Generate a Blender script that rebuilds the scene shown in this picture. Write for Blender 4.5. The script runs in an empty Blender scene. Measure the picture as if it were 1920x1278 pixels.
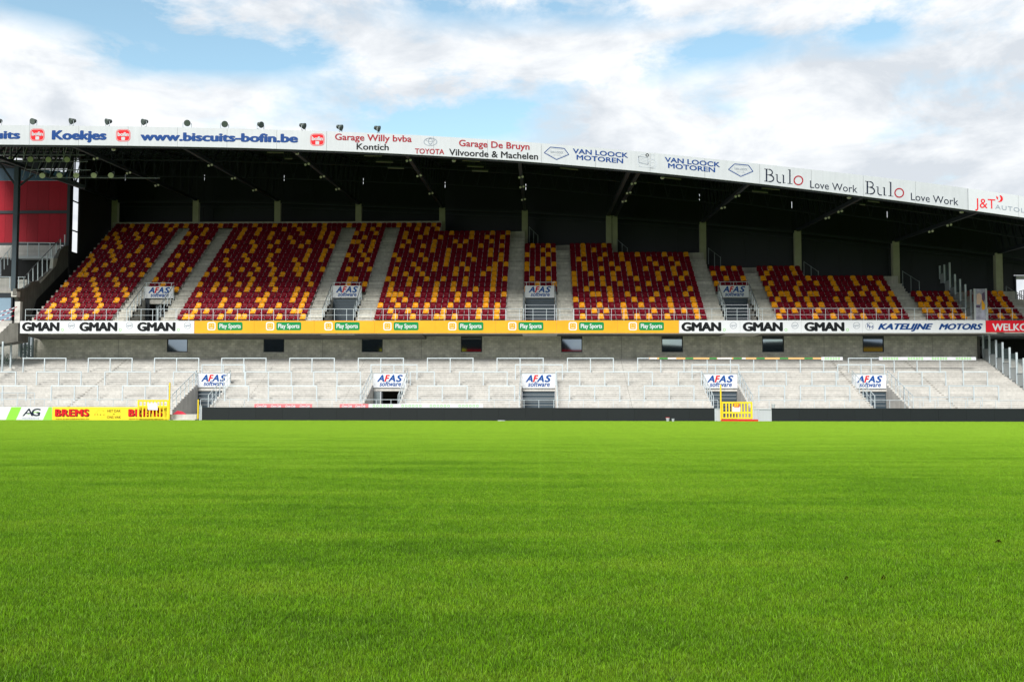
import bpy, math, random
import numpy as np
from mathutils import Vector, Matrix
random.seed(7)
R = math.radians
scn = bpy.context.scene
C = scn.collection

# ------------------------------------------------------------------ camera
FPX, CX, CY, H = 1900.0, 960.0, 639.0, 1.7
YAW, PITCH, ROLL = R(1.6), math.atan(106/1900.0), R(0.07)
Fv = Vector((-math.sin(YAW)*math.cos(PITCH), math.cos(YAW)*math.cos(PITCH), math.sin(PITCH)))
R0 = Vector((math.cos(YAW), math.sin(YAW), 0)); U0 = R0.cross(Fv)
Rv = R0*math.cos(ROLL) + U0*math.sin(ROLL); Uv = Rv.cross(Fv)
cam_d = bpy.data.cameras.new('camera'); cam = bpy.data.objects.new('camera', cam_d); C.objects.link(cam)
cam.matrix_world = Matrix(((Rv.x, Uv.x, -Fv.x, 0), (Rv.y, Uv.y, -Fv.y, 0), (Rv.z, Uv.z, -Fv.z, H), (0, 0, 0, 1)))
cam_d.sensor_width = 36; cam_d.lens = 36*FPX/1920; cam_d.clip_start = .1; cam_d.clip_end = 5000
scn.camera = cam

# ------------------------------------------------------------------ sky, sun, exposure
SUN_EL, SUN_AZ = R(37), R(196)          # azimuth measured clockwise from +Y: the sun stands behind the camera
world = bpy.data.worlds.new('World'); scn.world = world; world.use_nodes = True
nt = world.node_tree; nt.nodes.clear()
def N(t, ty, **k):
    n = t.nodes.new(ty)
    for a, b in k.items(): setattr(n, a, b)
    return n
def mth(t, op, a, b=None, clamp=False):
    n = N(t, 'ShaderNodeMath', operation=op); n.use_clamp = clamp
    for i, v in enumerate((a, b)):
        if v is None: continue
        if isinstance(v, (int, float)): n.inputs[i].default_value = v
        else: t.links.new(v, n.inputs[i])
    return n.outputs[0]
sky = N(nt, 'ShaderNodeTexSky', sky_type='NISHITA'); sky.sun_disc = False
sky.sun_elevation = SUN_EL; sky.sun_rotation = SUN_AZ; sky.air_density = 1.0; sky.dust_density = .6; sky.ozone_density = 2.0
tc = N(nt, 'ShaderNodeTexCoord')
sep = N(nt, 'ShaderNodeSeparateXYZ'); nt.links.new(tc.outputs['Generated'], sep.inputs[0])
dx, dy, dz = sep.outputs
zc = mth(nt, 'ADD', mth(nt, 'ABSOLUTE', dz), .16)
cmb = N(nt, 'ShaderNodeCombineXYZ')
nt.links.new(dx, cmb.inputs[0]); nt.links.new(dy, cmb.inputs[1]); nt.links.new(mth(nt, 'MULTIPLY', dz, 2.1), cmb.inputs[2])
def noise(t, vec, scale, det=6, rough=.55, dist=0.0, off=None):
    n = N(t, 'ShaderNodeTexNoise'); n.inputs['Scale'].default_value = scale; n.inputs['Detail'].default_value = det
    n.inputs['Roughness'].default_value = rough; n.inputs['Distortion'].default_value = dist
    if off is not None:
        m = N(t, 'ShaderNodeMapping'); m.inputs['Location'].default_value = off; t.links.new(vec, m.inputs[0]); vec = m.outputs[0]
    if vec is not None: t.links.new(vec, n.inputs['Vector'])
    return n.outputs['Fac']
n1 = noise(nt, cmb.outputs[0], 7.5, 11, .62, .2, (3.1, 1.7, .4))
n2 = noise(nt, cmb.outputs[0], 4.6, 8, .6, .1, (8.2, 5.1, 2.0))
# openings in the cloud deck: azimuth from +Y (deg), elevation (deg), half widths, strength
HOLES = [(-4.9, 15.8, 5.4, 1.35, .50), (3.5, 17.6, 5.0, .6, .15), (-17.4, 18.3, 4.6, 1.0, .40), (-1.9, 21.0, 6.5, .9, .24), (-26, 19.9, 6, 1.1, .36), (-23, 17.2, 3, .5, .2), (10.5, 18.6, 2.8, .8, .20), (18.5, 18.9, 2.5, .8, .30), (7, 20.6, 4, .5, .12),
         (38, 24, 12, 5, .25), (-55, 26, 14, 6, .25), (100, 30, 20, 8, .25), (170, 35, 25, 8, .25), (-120, 28, 22, 7, .25)]
az = mth(nt, 'ARCTAN2', dx, dy); el = mth(nt, 'ARCSINE', dz)
wob = mth(nt, 'MULTIPLY', mth(nt, 'SUBTRACT', n2, .5), R(7)); wob2 = mth(nt, 'MULTIPLY', mth(nt, 'SUBTRACT', n1, .5), R(4.5))
azw = mth(nt, 'ADD', az, wob); elw = mth(nt, 'ADD', el, wob2)
acc = None
for a, e, wa, we, s in HOLES:
    u = mth(nt, 'DIVIDE', mth(nt, 'SUBTRACT', azw, R(a)), R(wa)); v = mth(nt, 'DIVIDE', mth(nt, 'SUBTRACT', elw, R(e)), R(we))
    q = mth(nt, 'ADD', mth(nt, 'MULTIPLY', u, u), mth(nt, 'MULTIPLY', v, v))
    g = mth(nt, 'MULTIPLY', mth(nt, 'EXPONENT', mth(nt, 'MULTIPLY', q, -.6)), s)
    acc = g if acc is None else mth(nt, 'ADD', acc, g)
cov = mth(nt, 'SUBTRACT', mth(nt, 'ADD', n1, .225), acc)
ramp = N(nt, 'ShaderNodeValToRGB'); nt.links.new(cov, ramp.inputs[0])
ramp.color_ramp.elements[0].position = .41; ramp.color_ramp.elements[0].color = (0, 0, 0, 1)
ramp.color_ramp.elements[1].position = .66; ramp.color_ramp.elements[1].color = (1, 1, 1, 1)
shade = noise(nt, cmb.outputs[0], 8.5, 11, .6, .3, (1.5, 9.3, 4.0))
cr = N(nt, 'ShaderNodeValToRGB'); nt.links.new(shade, cr.inputs[0])
cr.color_ramp.elements[0].position = .38; cr.color_ramp.elements[0].color = (.70, .75, .81, 1)
cr.color_ramp.elements[1].position = .60; cr.color_ramp.elements[1].color = (1.02, 1.04, 1.06, 1)
bg1 = N(nt, 'ShaderNodeBackground'); bg1.inputs[1].default_value = .075
hs = N(nt, 'ShaderNodeHueSaturation'); hs.inputs['Saturation'].default_value = 1.0; hs.inputs['Value'].default_value = 1.35
tn = N(nt, 'ShaderNodeMix', data_type='RGBA', blend_type='MULTIPLY'); tn.inputs[0].default_value = 1; tn.inputs[7].default_value = (1.20, 1.22, 1.0, 1)
nt.links.new(sky.outputs[0], hs.inputs['Color']); nt.links.new(hs.outputs[0], tn.inputs[6]); nt.links.new(tn.outputs[2], bg1.inputs[0])
bg2 = N(nt, 'ShaderNodeBackground'); bg2.inputs[1].default_value = .545; nt.links.new(cr.outputs[0], bg2.inputs[0])
mx = N(nt, 'ShaderNodeMixShader'); nt.links.new(ramp.outputs[0], mx.inputs[0]); nt.links.new(bg1.outputs[0], mx.inputs[1]); nt.links.new(bg2.outputs[0], mx.inputs[2])
wo = N(nt, 'ShaderNodeOutputWorld'); nt.links.new(mx.outputs[0], wo.inputs[0])
sd = bpy.data.lights.new('sun', 'SUN'); sd.energy = 2.7; sd.angle = R(24); sd.color = (1, .96, .88)
sun = bpy.data.objects.new('sun', sd); C.objects.link(sun)
to_sun = Vector((math.sin(SUN_AZ)*math.cos(SUN_EL), math.cos(SUN_AZ)*math.cos(SUN_EL), math.sin(SUN_EL)))
sun.rotation_euler = to_sun.to_track_quat('Z', 'Y').to_euler(); sun.location = (0, -30, 60)
vs = scn.view_settings; vs.view_transform = 'Standard'; vs.look = 'None'; vs.gamma = 1; vs.use_curve_mapping = False; vs.exposure = 0.92
scn.cycles.max_bounces = 6; scn.cycles.transparent_max_bounces = 12

# ------------------------------------------------------------------ helpers
def W(px, py, Y):
    d = Fv*FPX + Rv*(px-CX) - Uv*(py-CY)
    k = Y/d.y
    return Vector((d.x*k, Y, H + d.z*k))
def WX(px, py, Y): return W(px, py, Y).x
def WZ(px, py, Y): return W(px, py, Y).z
def PX(x, y, z):
    v = Vector((x, y, z-H)); d = v.dot(Fv); return CX+FPX*v.dot(Rv)/d, CY-FPX*v.dot(Uv)/d
def lerp(a, b, t): return a+(b-a)*t
def interp(x, pts):
    if x <= pts[0][0]: p, q = pts[0], pts[1]
    elif x >= pts[-1][0]: p, q = pts[-2], pts[-1]
    else:
        for p, q in zip(pts, pts[1:]):
            if p[0] <= x <= q[0]: break
    return lerp(p[1], q[1], (x-p[0])/(q[0]-p[0]))

def tag(o, label=None, cat=None, group=None, kind=None):
    if label: o['label'] = label
    if cat: o['category'] = cat
    if group: o['group'] = group
    if kind: o['kind'] = kind
    return o
def thing(name, label, cat, loc=(0, 0, 0), group=None):
    o = bpy.data.objects.new(name, None); C.objects.link(o); o.location = loc; o.empty_display_size = .2
    return tag(o, label, cat, group)
def root_loc(p):
    v = Vector((0, 0, 0))
    while p is not None: v += p.location; p = p.parent
    return v
class MB:
    def __init__(s): s.v = []; s.f = []; s.m = []; s.mi = 0
    def add(s, vs_, fs):
        b = len(s.v); s.v += [tuple(v) for v in vs_]
        for f in fs: s.f.append(tuple(b+i for i in f)); s.m.append(s.mi)
        return s
    def box(s, x0, x1, y0, y1, z0, z1):
        if x0 > x1: x0, x1 = x1, x0
        if y0 > y1: y0, y1 = y1, y0
        if z0 > z1: z0, z1 = z1, z0
        return s.add([(x, y, z) for z in (z0, z1) for y in (y0, y1) for x in (x0, x1)],
                     [(0, 2, 3, 1), (4, 5, 7, 6), (0, 1, 5, 4), (2, 6, 7, 3), (0, 4, 6, 2), (1, 3, 7, 5)])
    def tube(s, a, b, r, n=6, r2=None):
        a = Vector(a); b = Vector(b); d = (b-a); r2 = r if r2 is None else r2
        if d.length < 1e-6: return s
        q = d.to_track_quat('Z', 'Y'); vs_ = []
        for c, rr in ((a, r), (b, r2)):
            for i in range(n):
                t = 2*math.pi*(i+.5)/n; vs_.append(c + q @ Vector((rr*math.cos(t), rr*math.sin(t), 0)))
        fs = [(i, (i+1) % n, n+(i+1) % n, n+i) for i in range(n)] + [tuple(range(n-1, -1, -1)), tuple(range(n, 2*n))]
        return s.add(vs_, fs)
    def bar(s, a, b, w): return s.tube(a, b, w*.7071, 4)
    def prism(s, pts, axis, t0, t1):
        """pts: 2-D outline; axis 'y': (x,z) extruded in y; axis 'x': (y,z) extruded in x"""
        n = len(pts); vs_ = []
        for t in (t0, t1):
            for p in pts: vs_.append((p[0], t, p[1]) if axis == 'y' else (t, p[0], p[1]))
        fs = [tuple(range(n)), tuple(range(2*n-1, n-1, -1))] + [(i, n+i, n+(i+1) % n, (i+1) % n) for i in range(n)]
        return s.add(vs_, fs)
    def build(s, name, mat, parent=None, smooth=False, kind=None):
        o0 = root_loc(parent) if parent else Vector((0, 0, 0))
        if not parent and s.v:
            a = np.array(s.v); lo = a.min(0); hi = a.max(0); o0 = Vector(((lo[0]+hi[0])/2, (lo[1]+hi[1])/2, lo[2]))
        me = bpy.data.meshes.new(name)
        me.from_pydata([(v[0]-o0.x, v[1]-o0.y, v[2]-o0.z) for v in s.v], [], s.f)
        for m in (mat if isinstance(mat, (list, tuple)) else [mat]): me.materials.append(m)
        if any(s.m): me.polygons.foreach_set('material_index', s.m)
        if smooth: me.polygons.foreach_set('use_smooth', [True]*len(me.polygons))
        me.update()
        o = bpy.data.objects.new(name, me); C.objects.link(o)
        if parent: o.parent = parent
        else: o.location = o0
        if kind: o['kind'] = kind
        return o
def fixnormals(o):
    import bmesh
    bm = bmesh.new(); bm.from_mesh(o.data); bmesh.ops.recalc_face_normals(bm, faces=bm.faces); bm.to_mesh(o.data); bm.free(); return o
def copy_tree(o, parent=None):
    c = o.copy(); C.objects.link(c); c.parent = parent
    for ch in list(KIDS.get(o.name, [])) or [k for k in o.children]: copy_tree(ch, c)
    return c
KIDS = {}

# ------------------------------------------------------------------ materials
def mat(name, col, rough=.6, metal=0.0, var=0.0, vs=3.0, bump=0.0, bs=20.0, streak=0.0, spec=.5, alpha=None, rnd=0.0):
    m = bpy.data.materials.new(name); m.use_nodes = True; t = m.node_tree; b = t.nodes['Principled BSDF']
    b.inputs['Base Color'].default_value = (*col, 1); b.inputs['Roughness'].default_value = rough; b.inputs['Metallic'].default_value = metal
    b.inputs['Specular IOR Level'].default_value = spec
    geo = N(t, 'ShaderNodeNewGeometry')
    cur = None
    def mul(cur, fac, lo, hi):
        mr = N(t, 'ShaderNodeMapRange'); mr.inputs['From Min'].default_value = .3; mr.inputs['From Max'].default_value = .7
        mr.inputs['To Min'].default_value = lo; mr.inputs['To Max'].default_value = hi; t.links.new(fac, mr.inputs[0])
        mm = N(t, 'ShaderNodeMix', data_type='RGBA', blend_type='MULTIPLY'); mm.inputs[0].default_value = 1
        if cur is None: mm.inputs[6].default_value = (*col, 1)
        else: t.links.new(cur, mm.inputs[6])
        t.links.new(mr.outputs[0], mm.inputs[7]); return mm.outputs[2]
    if var: cur = mul(cur, noise(t, geo.outputs['Position'], vs, 7, .62), 1-var, 1+var*.6)
    if streak:
        mp = N(t, 'ShaderNodeMapping'); mp.inputs['Scale'].default_value = (5, 5, .35); t.links.new(geo.outputs['Position'], mp.inputs[0])
        cur = mul(cur, noise(t, mp.outputs[0], 1.0, 5, .6), 1-streak, 1+streak*.4)
    if rnd:
        oi = N(t, 'ShaderNodeObjectInfo'); cur = mul(cur, mth(t, 'ADD', mth(t, 'MULTIPLY', oi.outputs['Random'], .4), .3), 1-rnd, 1+rnd*.5)
    if cur is not None: t.links.new(cur, b.inputs['Base Color'])
    if bump:
        bp = N(t, 'ShaderNodeBump'); bp.inputs['Strength'].default_value = bump; bp.inputs['Distance'].default_value = .02
        t.links.new(noise(t, geo.outputs['Position'], bs, 5, .6), bp.inputs['Height']); t.links.new(bp.outputs[0], b.inputs['Normal'])
    return m
M = {}
M['concrete'] = mat('concrete', (.50, .49, .45), .9, var=.22, vs=1.1, bump=.35, bs=14, streak=.22, rnd=.10)
M['concrete_low'] = mat('concrete_terrace', (.54, .53, .51), .9, var=.12, vs=.8, bump=.3, bs=14, streak=.16, rnd=.09)
M['concrete_stair'] = mat('concrete_stair', (.56, .55, .50), .9, var=.22, vs=1.3, bump=.35, bs=14, streak=.2, rnd=.28)
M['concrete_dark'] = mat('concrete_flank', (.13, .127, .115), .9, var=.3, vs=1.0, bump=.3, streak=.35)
M['pillar'] = mat('concrete_pillar', (.36, .37, .27), .85, var=.12, vs=2)
M['joint'] = mat('joint', (.13, .13, .12), .9)
M['gap'] = mat('void_shade', (.012, .013, .014), .9)  # near-black: the shade of unlit voids is put into this colour
M['galv'] = mat('galvanised_steel', (.50, .57, .62), .45, .2, var=.08, vs=5)
M['galv_dark'] = mat('weathered_steel', (.22, .26, .28), .5, .4, var=.1, vs=5)
M['steel_navy'] = mat('navy_steel', (.013, .021, .029), .55, .2)
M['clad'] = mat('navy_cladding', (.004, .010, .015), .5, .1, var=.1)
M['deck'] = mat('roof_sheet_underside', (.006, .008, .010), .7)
M['white_sheet'] = mat('white_panel', (.41, .44, .475), .45, var=.04, vs=1.5, streak=.07)
M['white_print'] = mat('white_banner', (.62, .645, .69), .5, var=.04, vs=2)
M['yellow_print'] = mat('orange_yellow_banner', (.74, .36, .022), .5, var=.10, vs=.7)
M['green_print'] = mat('green_label', (.004, .21, .055), .5)
M['red_print'] = mat('red_banner', (.62, .006, .022), .45)
M['ink_navy'] = mat('ink_navy', (.006, .012, .03), .5)
M['ink_blue'] = mat('ink_blue', (.003, .042, .19), .5)
M['ink_afas'] = mat('ink_bright_blue', (.003, .062, .27), .5)
M['ink_red'] = mat('ink_red', (.27, .010, .022), .5)
M['ink_bred'] = mat('ink_bright_red', (.55, .012, .018), .5)
M['ink_black'] = mat('ink_black', (.005, .007, .009), .5)
M['ink_grey'] = mat('ink_grey', (.22, .26, .32), .5)
M['ink_lgrey'] = mat('ink_pale_grey', (.42, .46, .52), .5)
M['ink_green'] = mat('ink_green', (.20, .55, .10), .5)
M['led'] = mat('led_panel', (.0055, .0095, .0115), .6, var=.1, rnd=.10, spec=.3)
M['yellow_paint'] = mat('yellow_paint', (.80, .58, .012), .45, var=.06)
M['yellow_board'] = mat('yellow_board', (.76, .58, .015), .5, var=.03)
M['lime'] = mat('lime_print', (.22, .62, .04), .5)
M['red_seat'] = mat('dark_red_plastic', (.175, .0012, .012), .5, spec=.18, var=.08, vs=8)
M['yellow_seat'] = mat('yellow_plastic', (.90, .36, .003), .42, spec=.35, var=.05, vs=8)
M['bracket'] = mat('seat_bracket', (.62, .60, .60), .4, .3)
M['shutter'] = mat('navy_shutter', (.026, .046, .064), .5, .2, var=.05)
M['red_clad'] = mat('red_cladding', (.30, .0015, .014), .6, .0, var=.1, rnd=.2, spec=.25)
M['blue_band'] = mat('blue_grey_band', (.02, .07, .12), .3)
M['lamp_body'] = mat('lamp_housing', (.05, .065, .06), .5, .3)
M['lamp_glass'] = mat('lamp_reflector', (.62, .70, .46), .3, .2)
M['lamp_white'] = mat('lamp_diffuser', (.50, .50, .44), .4)
M['tube'] = mat('tube_diffuser', (.24, .24, .20), .5)
M['plant'] = mat('hedge_leaves', (.05, .12, .03), .7, var=.5, vs=9)
M['red_rubber'] = mat('red_cover', (.60, .03, .06), .6, var=.1)
M['dirt'] = mat('bare_soil', (.012, .006, .002), 1.0, spec=0)
def glassmat(name, col, rough, alpha):
    m = mat(name, col, rough); b = m.node_tree.nodes['Principled BSDF']; b.inputs['Alpha'].default_value = alpha; return m
M['window'] = mat('window_glass', (.26, .31, .35), .03, 1.0)
M['pane'] = glassmat('clear_pane', (.20, .28, .30), .08, .32)
M['frost'] = glassmat('grey_pane', (.38, .42, .44), .3, .85)
for k_ in M:
    if k_.startswith('ink') or k_.endswith('print'): M[k_].node_tree.nodes['Principled BSDF'].inputs['Specular IOR Level'].default_value = .15
# block wall
def block_mat():
    m = mat('concrete_blockwork', (.3, .3, .27), .9); t = m.node_tree; b = t.nodes['Principled BSDF']
    geo = N(t, 'ShaderNodeNewGeometry'); s = N(t, 'ShaderNodeSeparateXYZ'); t.links.new(geo.outputs['Position'], s.inputs[0])
    c = N(t, 'ShaderNodeCombineXYZ'); t.links.new(s.outputs[0], c.inputs[0]); t.links.new(s.outputs[2], c.inputs[1])
    br = N(t, 'ShaderNodeTexBrick'); t.links.new(c.outputs[0], br.inputs['Vector'])
    br.inputs['Color1'].default_value = (.60, .585, .52, 1); br.inputs['Color2'].default_value = (.47, .455, .41, 1); br.inputs['Mortar'].default_value = (.38, .37, .34, 1)
    br.inputs['Scale'].default_value = 1; br.inputs['Mortar Size'].default_value = .012; br.inputs['Brick Width'].default_value = .40; br.inputs['Row Height'].default_value = .20
    nz = noise(t, geo.outputs['Position'], 1.3, 6, .6)
    mr = N(t, 'ShaderNodeMapRange'); mr.inputs['From Min'].default_value = .3; mr.inputs['From Max'].default_value = .7; mr.inputs['To Min'].default_value = .72; mr.inputs['To Max'].default_value = 1.25
    t.links.new(nz, mr.inputs[0]); mm = N(t, 'ShaderNodeMix', data_type='RGBA', blend_type='MULTIPLY'); mm.inputs[0].default_value = 1
    t.links.new(br.outputs['Color'], mm.inputs[6]); t.links.new(mr.outputs[0], mm.inputs[7]); t.links.new(mm.outputs[2], b.inputs['Base Color'])
    bp = N(t, 'ShaderNodeBump'); bp.inputs['Strength'].default_value = .6; bp.inputs['Distance'].default_value = .01; bp.invert = True
    t.links.new(br.outputs['Fac'], bp.inputs['Height']); t.links.new(bp.outputs[0], b.inputs['Normal'])
    return m
M['block'] = block_mat()
# grass + pitch
def grass_mat(name, blade):
    m = mat(name, (.05, .13, .01), .5); t = m.node_tree; b = t.nodes['Principled BSDF']
    geo = N(t, 'ShaderNodeNewGeometry')
    mp = N(t, 'ShaderNodeMapping'); mp.inputs['Scale'].default_value = (.22, .75, .2); t.links.new(geo.outputs['Position'], mp.inputs[0])
    a = noise(t, mp.outputs[0], 1.0, 5, .6); c = noise(t, geo.outputs['Position'], 3.0, 4, .6); d = noise(t, geo.outputs['Position'], 60, 2, .5)
    f = mth(t, 'ADD', mth(t, 'ADD', mth(t, 'MULTIPLY', a, .55), mth(t, 'MULTIPLY', c, .35)), mth(t, 'MULTIPLY', d, .30))
    r = N(t, 'ShaderNodeValToRGB'); t.links.new(f, r.inputs[0]); e = r.color_ramp.elements
    e[0].position = .38; e[0].color = (.045, .135, .002, 1)
    e[1].position = .82; e[1].color = (.21, .37, .016, 1)
    e2 = e.new(.58); e2.color = (.115, .285, .003, 1)
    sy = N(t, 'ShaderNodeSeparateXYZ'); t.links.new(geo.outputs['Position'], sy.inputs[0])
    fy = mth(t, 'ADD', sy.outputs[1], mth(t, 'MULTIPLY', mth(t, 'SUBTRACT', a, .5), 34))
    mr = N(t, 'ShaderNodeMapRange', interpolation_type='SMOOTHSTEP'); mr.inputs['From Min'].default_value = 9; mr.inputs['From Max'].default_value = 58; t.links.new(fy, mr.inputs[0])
    fm = N(t, 'ShaderNodeMix', data_type='RGBA'); t.links.new(mth(t, 'MULTIPLY', mr.outputs[0], .85), fm.inputs[0]); t.links.new(r.outputs[0], fm.inputs[6]); fm.inputs[7].default_value = (.25, .46, .025, 1)  # far turf painted paler, in place of the sheen of leaning blades
    class r: outputs = [fm.outputs[2]]
    if not blade:
        k = N(t, 'ShaderNodeMix', data_type='RGBA', blend_type='MULTIPLY'); k.inputs[0].default_value = 1; k.inputs[7].default_value = (.5, .42, .5, 1)
        t.links.new(r.outputs[0], k.inputs[6]); t.links.new(k.outputs[2], b.inputs['Base Color']); b.inputs['Roughness'].default_value = .9; b.inputs['Specular IOR Level'].default_value = .1
    else:
        # some blades are paler and bluish: attribute stored per blade
        at = N(t, 'ShaderNodeAttribute', attribute_name='tint'); k = N(t, 'ShaderNodeMix', data_type='RGBA')
        t.links.new(at.outputs['Fac'], k.inputs[0]); t.links.new(r.outputs[0], k.inputs[6]); k.inputs[7].default_value = (.22, .37, .07, 1)
        at2 = N(t, 'ShaderNodeAttribute', attribute_name='tone'); k2 = N(t, 'ShaderNodeMix', data_type='RGBA', blend_type='MULTIPLY'); k2.inputs[0].default_value = 1
        t.links.new(k.outputs[2], k2.inputs[6]); t.links.new(at2.outputs['Fac'], k2.inputs[7]); k = k2
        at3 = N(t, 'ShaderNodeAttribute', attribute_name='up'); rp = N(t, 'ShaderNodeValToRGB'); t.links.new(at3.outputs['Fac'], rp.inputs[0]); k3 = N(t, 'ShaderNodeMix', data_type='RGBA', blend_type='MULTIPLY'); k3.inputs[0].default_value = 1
        rp.color_ramp.elements[0].position = .15; rp.color_ramp.elements[0].color = (.36, .32, .3, 1); rp.color_ramp.elements[1].position = 1.0; rp.color_ramp.elements[1].color = (1.9, 1.75, 2.2, 1); e5 = rp.color_ramp.elements.new(.6); e5.color = (1.1, 1.05, 1, 1)  # bases darkened for thatch and painted shade, tips painted bright
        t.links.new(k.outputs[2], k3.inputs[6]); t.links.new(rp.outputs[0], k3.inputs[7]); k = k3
        t.links.new(k.outputs[2], b.inputs['Base Color']); b.inputs['Roughness'].default_value = .55; b.inputs['Specular IOR Level'].default_value = .22
        tr = N(t, 'ShaderNodeBsdfTranslucent'); t.links.new(k.outputs[2], tr.inputs[0]); ms = N(t, 'ShaderNodeMixShader'); ms.inputs[0].default_value = .35
        t.links.new(b.outputs[0], ms.inputs[1]); t.links.new(tr.outputs[0], ms.inputs[2]); t.links.new(ms.outputs[0], t.nodes['Material Output'].inputs[0])
    return m
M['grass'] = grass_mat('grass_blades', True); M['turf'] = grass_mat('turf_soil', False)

# ------------------------------------------------------------------ ground, pitch, grass
MB().add([(-900, -900, -.02), (900, -900, -.02), (900, 900, -.02), (-900, 900, -.02)], [(0, 1, 2, 3)]).build('ground', M['concrete'], kind='structure')
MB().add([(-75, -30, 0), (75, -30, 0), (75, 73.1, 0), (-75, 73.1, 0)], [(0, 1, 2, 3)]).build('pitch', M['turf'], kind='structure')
def make_grass():
    rng = np.random.default_rng(3); n = 27000; S = 2.0
    cx = rng.uniform(-S/2, S/2, n); cy = rng.uniform(-S/2, S/2, n)
    h = rng.uniform(.024, .056, n) * (1+.6*(rng.random(n) < .06)); w = rng.uniform(.0018, .0036, n); a = rng.uniform(0, 2*np.pi, n)
    lean = np.abs(rng.normal(0, .5, n)); la = rng.uniform(0, 2*np.pi, n)
    ca, sa = np.cos(a), np.sin(a); lx, ly = np.cos(la)*np.sin(lean), np.sin(la)*np.sin(lean); lz = np.cos(lean)
    V = np.zeros((n, 5, 3))
    V[:, 0] = np.stack([cx-ca*w/2, cy-sa*w/2, 0*cx], 1); V[:, 1] = np.stack([cx+ca*w/2, cy+sa*w/2, 0*cx], 1)
    mx_, my_, mz_ = cx+lx*h*.45, cy+ly*h*.45, h*.58*np.maximum(lz, .5)
    V[:, 2] = np.stack([mx_-ca*w*.42, my_-sa*w*.42, mz_], 1); V[:, 3] = np.stack([mx_+ca*w*.42, my_+sa*w*.42, mz_], 1)
    V[:, 4] = np.stack([cx+lx*h*1.25, cy+ly*h*1.25, h*np.maximum(lz, .35)], 1)
    base = (np.arange(n)*5)[:, None]; F = np.concatenate([base+np.array([[0, 1, 3]]), base+np.array([[0, 3, 2]]), base+np.array([[2, 3, 4]])], 1).reshape(-1, 3)
    me = bpy.data.meshes.new('grass'); me.vertices.add(n*5); me.vertices.foreach_set('co', V.ravel())
    me.loops.add(len(F)*3); me.loops.foreach_set('vertex_index', F.ravel().astype(np.int32))
    me.polygons.add(len(F)); me.polygons.foreach_set('loop_start', np.arange(0, len(F)*3, 3, dtype=np.int32)); me.polygons.foreach_set('loop_total', np.full(len(F), 3, dtype=np.int32))
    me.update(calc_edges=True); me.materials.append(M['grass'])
    t = me.attributes.new('tint', 'FLOAT', 'POINT'); tv = (rng.random(n) < .10)*rng.uniform(.4, 1, n); t.data.foreach_set('value', np.repeat(tv, 5).astype(np.float32))
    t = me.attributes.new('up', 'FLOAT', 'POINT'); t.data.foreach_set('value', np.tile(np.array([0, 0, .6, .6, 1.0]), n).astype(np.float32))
    t = me.attributes.new('tone', 'FLOAT', 'POINT'); t.data.foreach_set('value', np.repeat(rng.uniform(.45, 1.45, n), 5).astype(np.float32))
    o = bpy.data.objects.new('grass', me); C.objects.link(o); o['kind'] = 'stuff'; tag(o, 'short bright green turf grass covering the whole football pitch', 'grass')
    g = bpy.data.node_groups.new('grass_field', 'GeometryNodeTree')
    g.interface.new_socket('Geometry', in_out='INPUT', socket_type='NodeSocketGeometry'); g.interface.new_socket('Geometry', in_out='OUTPUT', socket_type='NodeSocketGeometry')
    gi = N(g, 'NodeGroupInput'); go = N(g, 'NodeGroupOutput')
    gr = N(g, 'GeometryNodeMeshGrid'); nx, ny = 46, 36
    gr.inputs['Size X'].default_value = (nx-1)*S*.985; gr.inputs['Size Y'].default_value = (ny-1)*S*.985; gr.inputs['Vertices X'].default_value = nx; gr.inputs['Vertices Y'].default_value = ny
    tf = N(g, 'GeometryNodeTransform'); tf.inputs['Translation'].default_value = (0, 72.1-(ny-1)*S*.985/2, 0)
    g.links.new(gr.outputs['Mesh'], tf.inputs['Geometry'])
    ip = N(g, 'GeometryNodeInstanceOnPoints'); g.links.new(tf.outputs[0], ip.inputs['Points']); g.links.new(gi.outputs[0], ip.inputs['Instance'])
    rv = N(g, 'FunctionNodeRandomValue', data_type='INT'); rv.inputs['Min'].default_value = 0; rv.inputs['Max'].default_value = 3
    mm = N(g, 'ShaderNodeMath', operation='MULTIPLY'); mm.inputs[1].default_value = math.pi/2
    g.links.new([s for s in rv.outputs if s.enabled][0] if any(s.enabled for s in rv.outputs) else rv.outputs[2], mm.inputs[0])
    cb = N(g, 'ShaderNodeCombineXYZ'); g.links.new(mm.outputs[0], cb.inputs[2]); g.links.new(cb.outputs[0], ip.inputs['Rotation'])
    g.links.new(ip.outputs[0], go.inputs[0])
    md = o.modifiers.new('field', 'NODES'); md.node_group = g
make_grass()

# ------------------------------------------------------------------ grandstand frame numbers
YB = 83.0                       # balcony front
Y0, DA, DB = 83.45, .82, .5457  # first row tread front, row depth, row rise
F0 = 7.87
def rowY(i): return Y0 + DA*i
def rowF(i): return F0 + DB*i
def seatface(i): return rowY(i) + .55
ROWPY = [594.9, 584.3, 573.3, 563.3, 553.5, 543.6, 533.8, 524.4, 515, 506, 496.5, 487.8, 479, 470.3, 461.5, 453, 445, 436.8, 429, 421.5]
def rx(px, r): return WX(px, ROWPY[r], seatface(r))
GS = thing('grandstand', 'long two-tier covered football grandstand behind the pitch', 'grandstand', (0, 75, 0))

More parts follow.
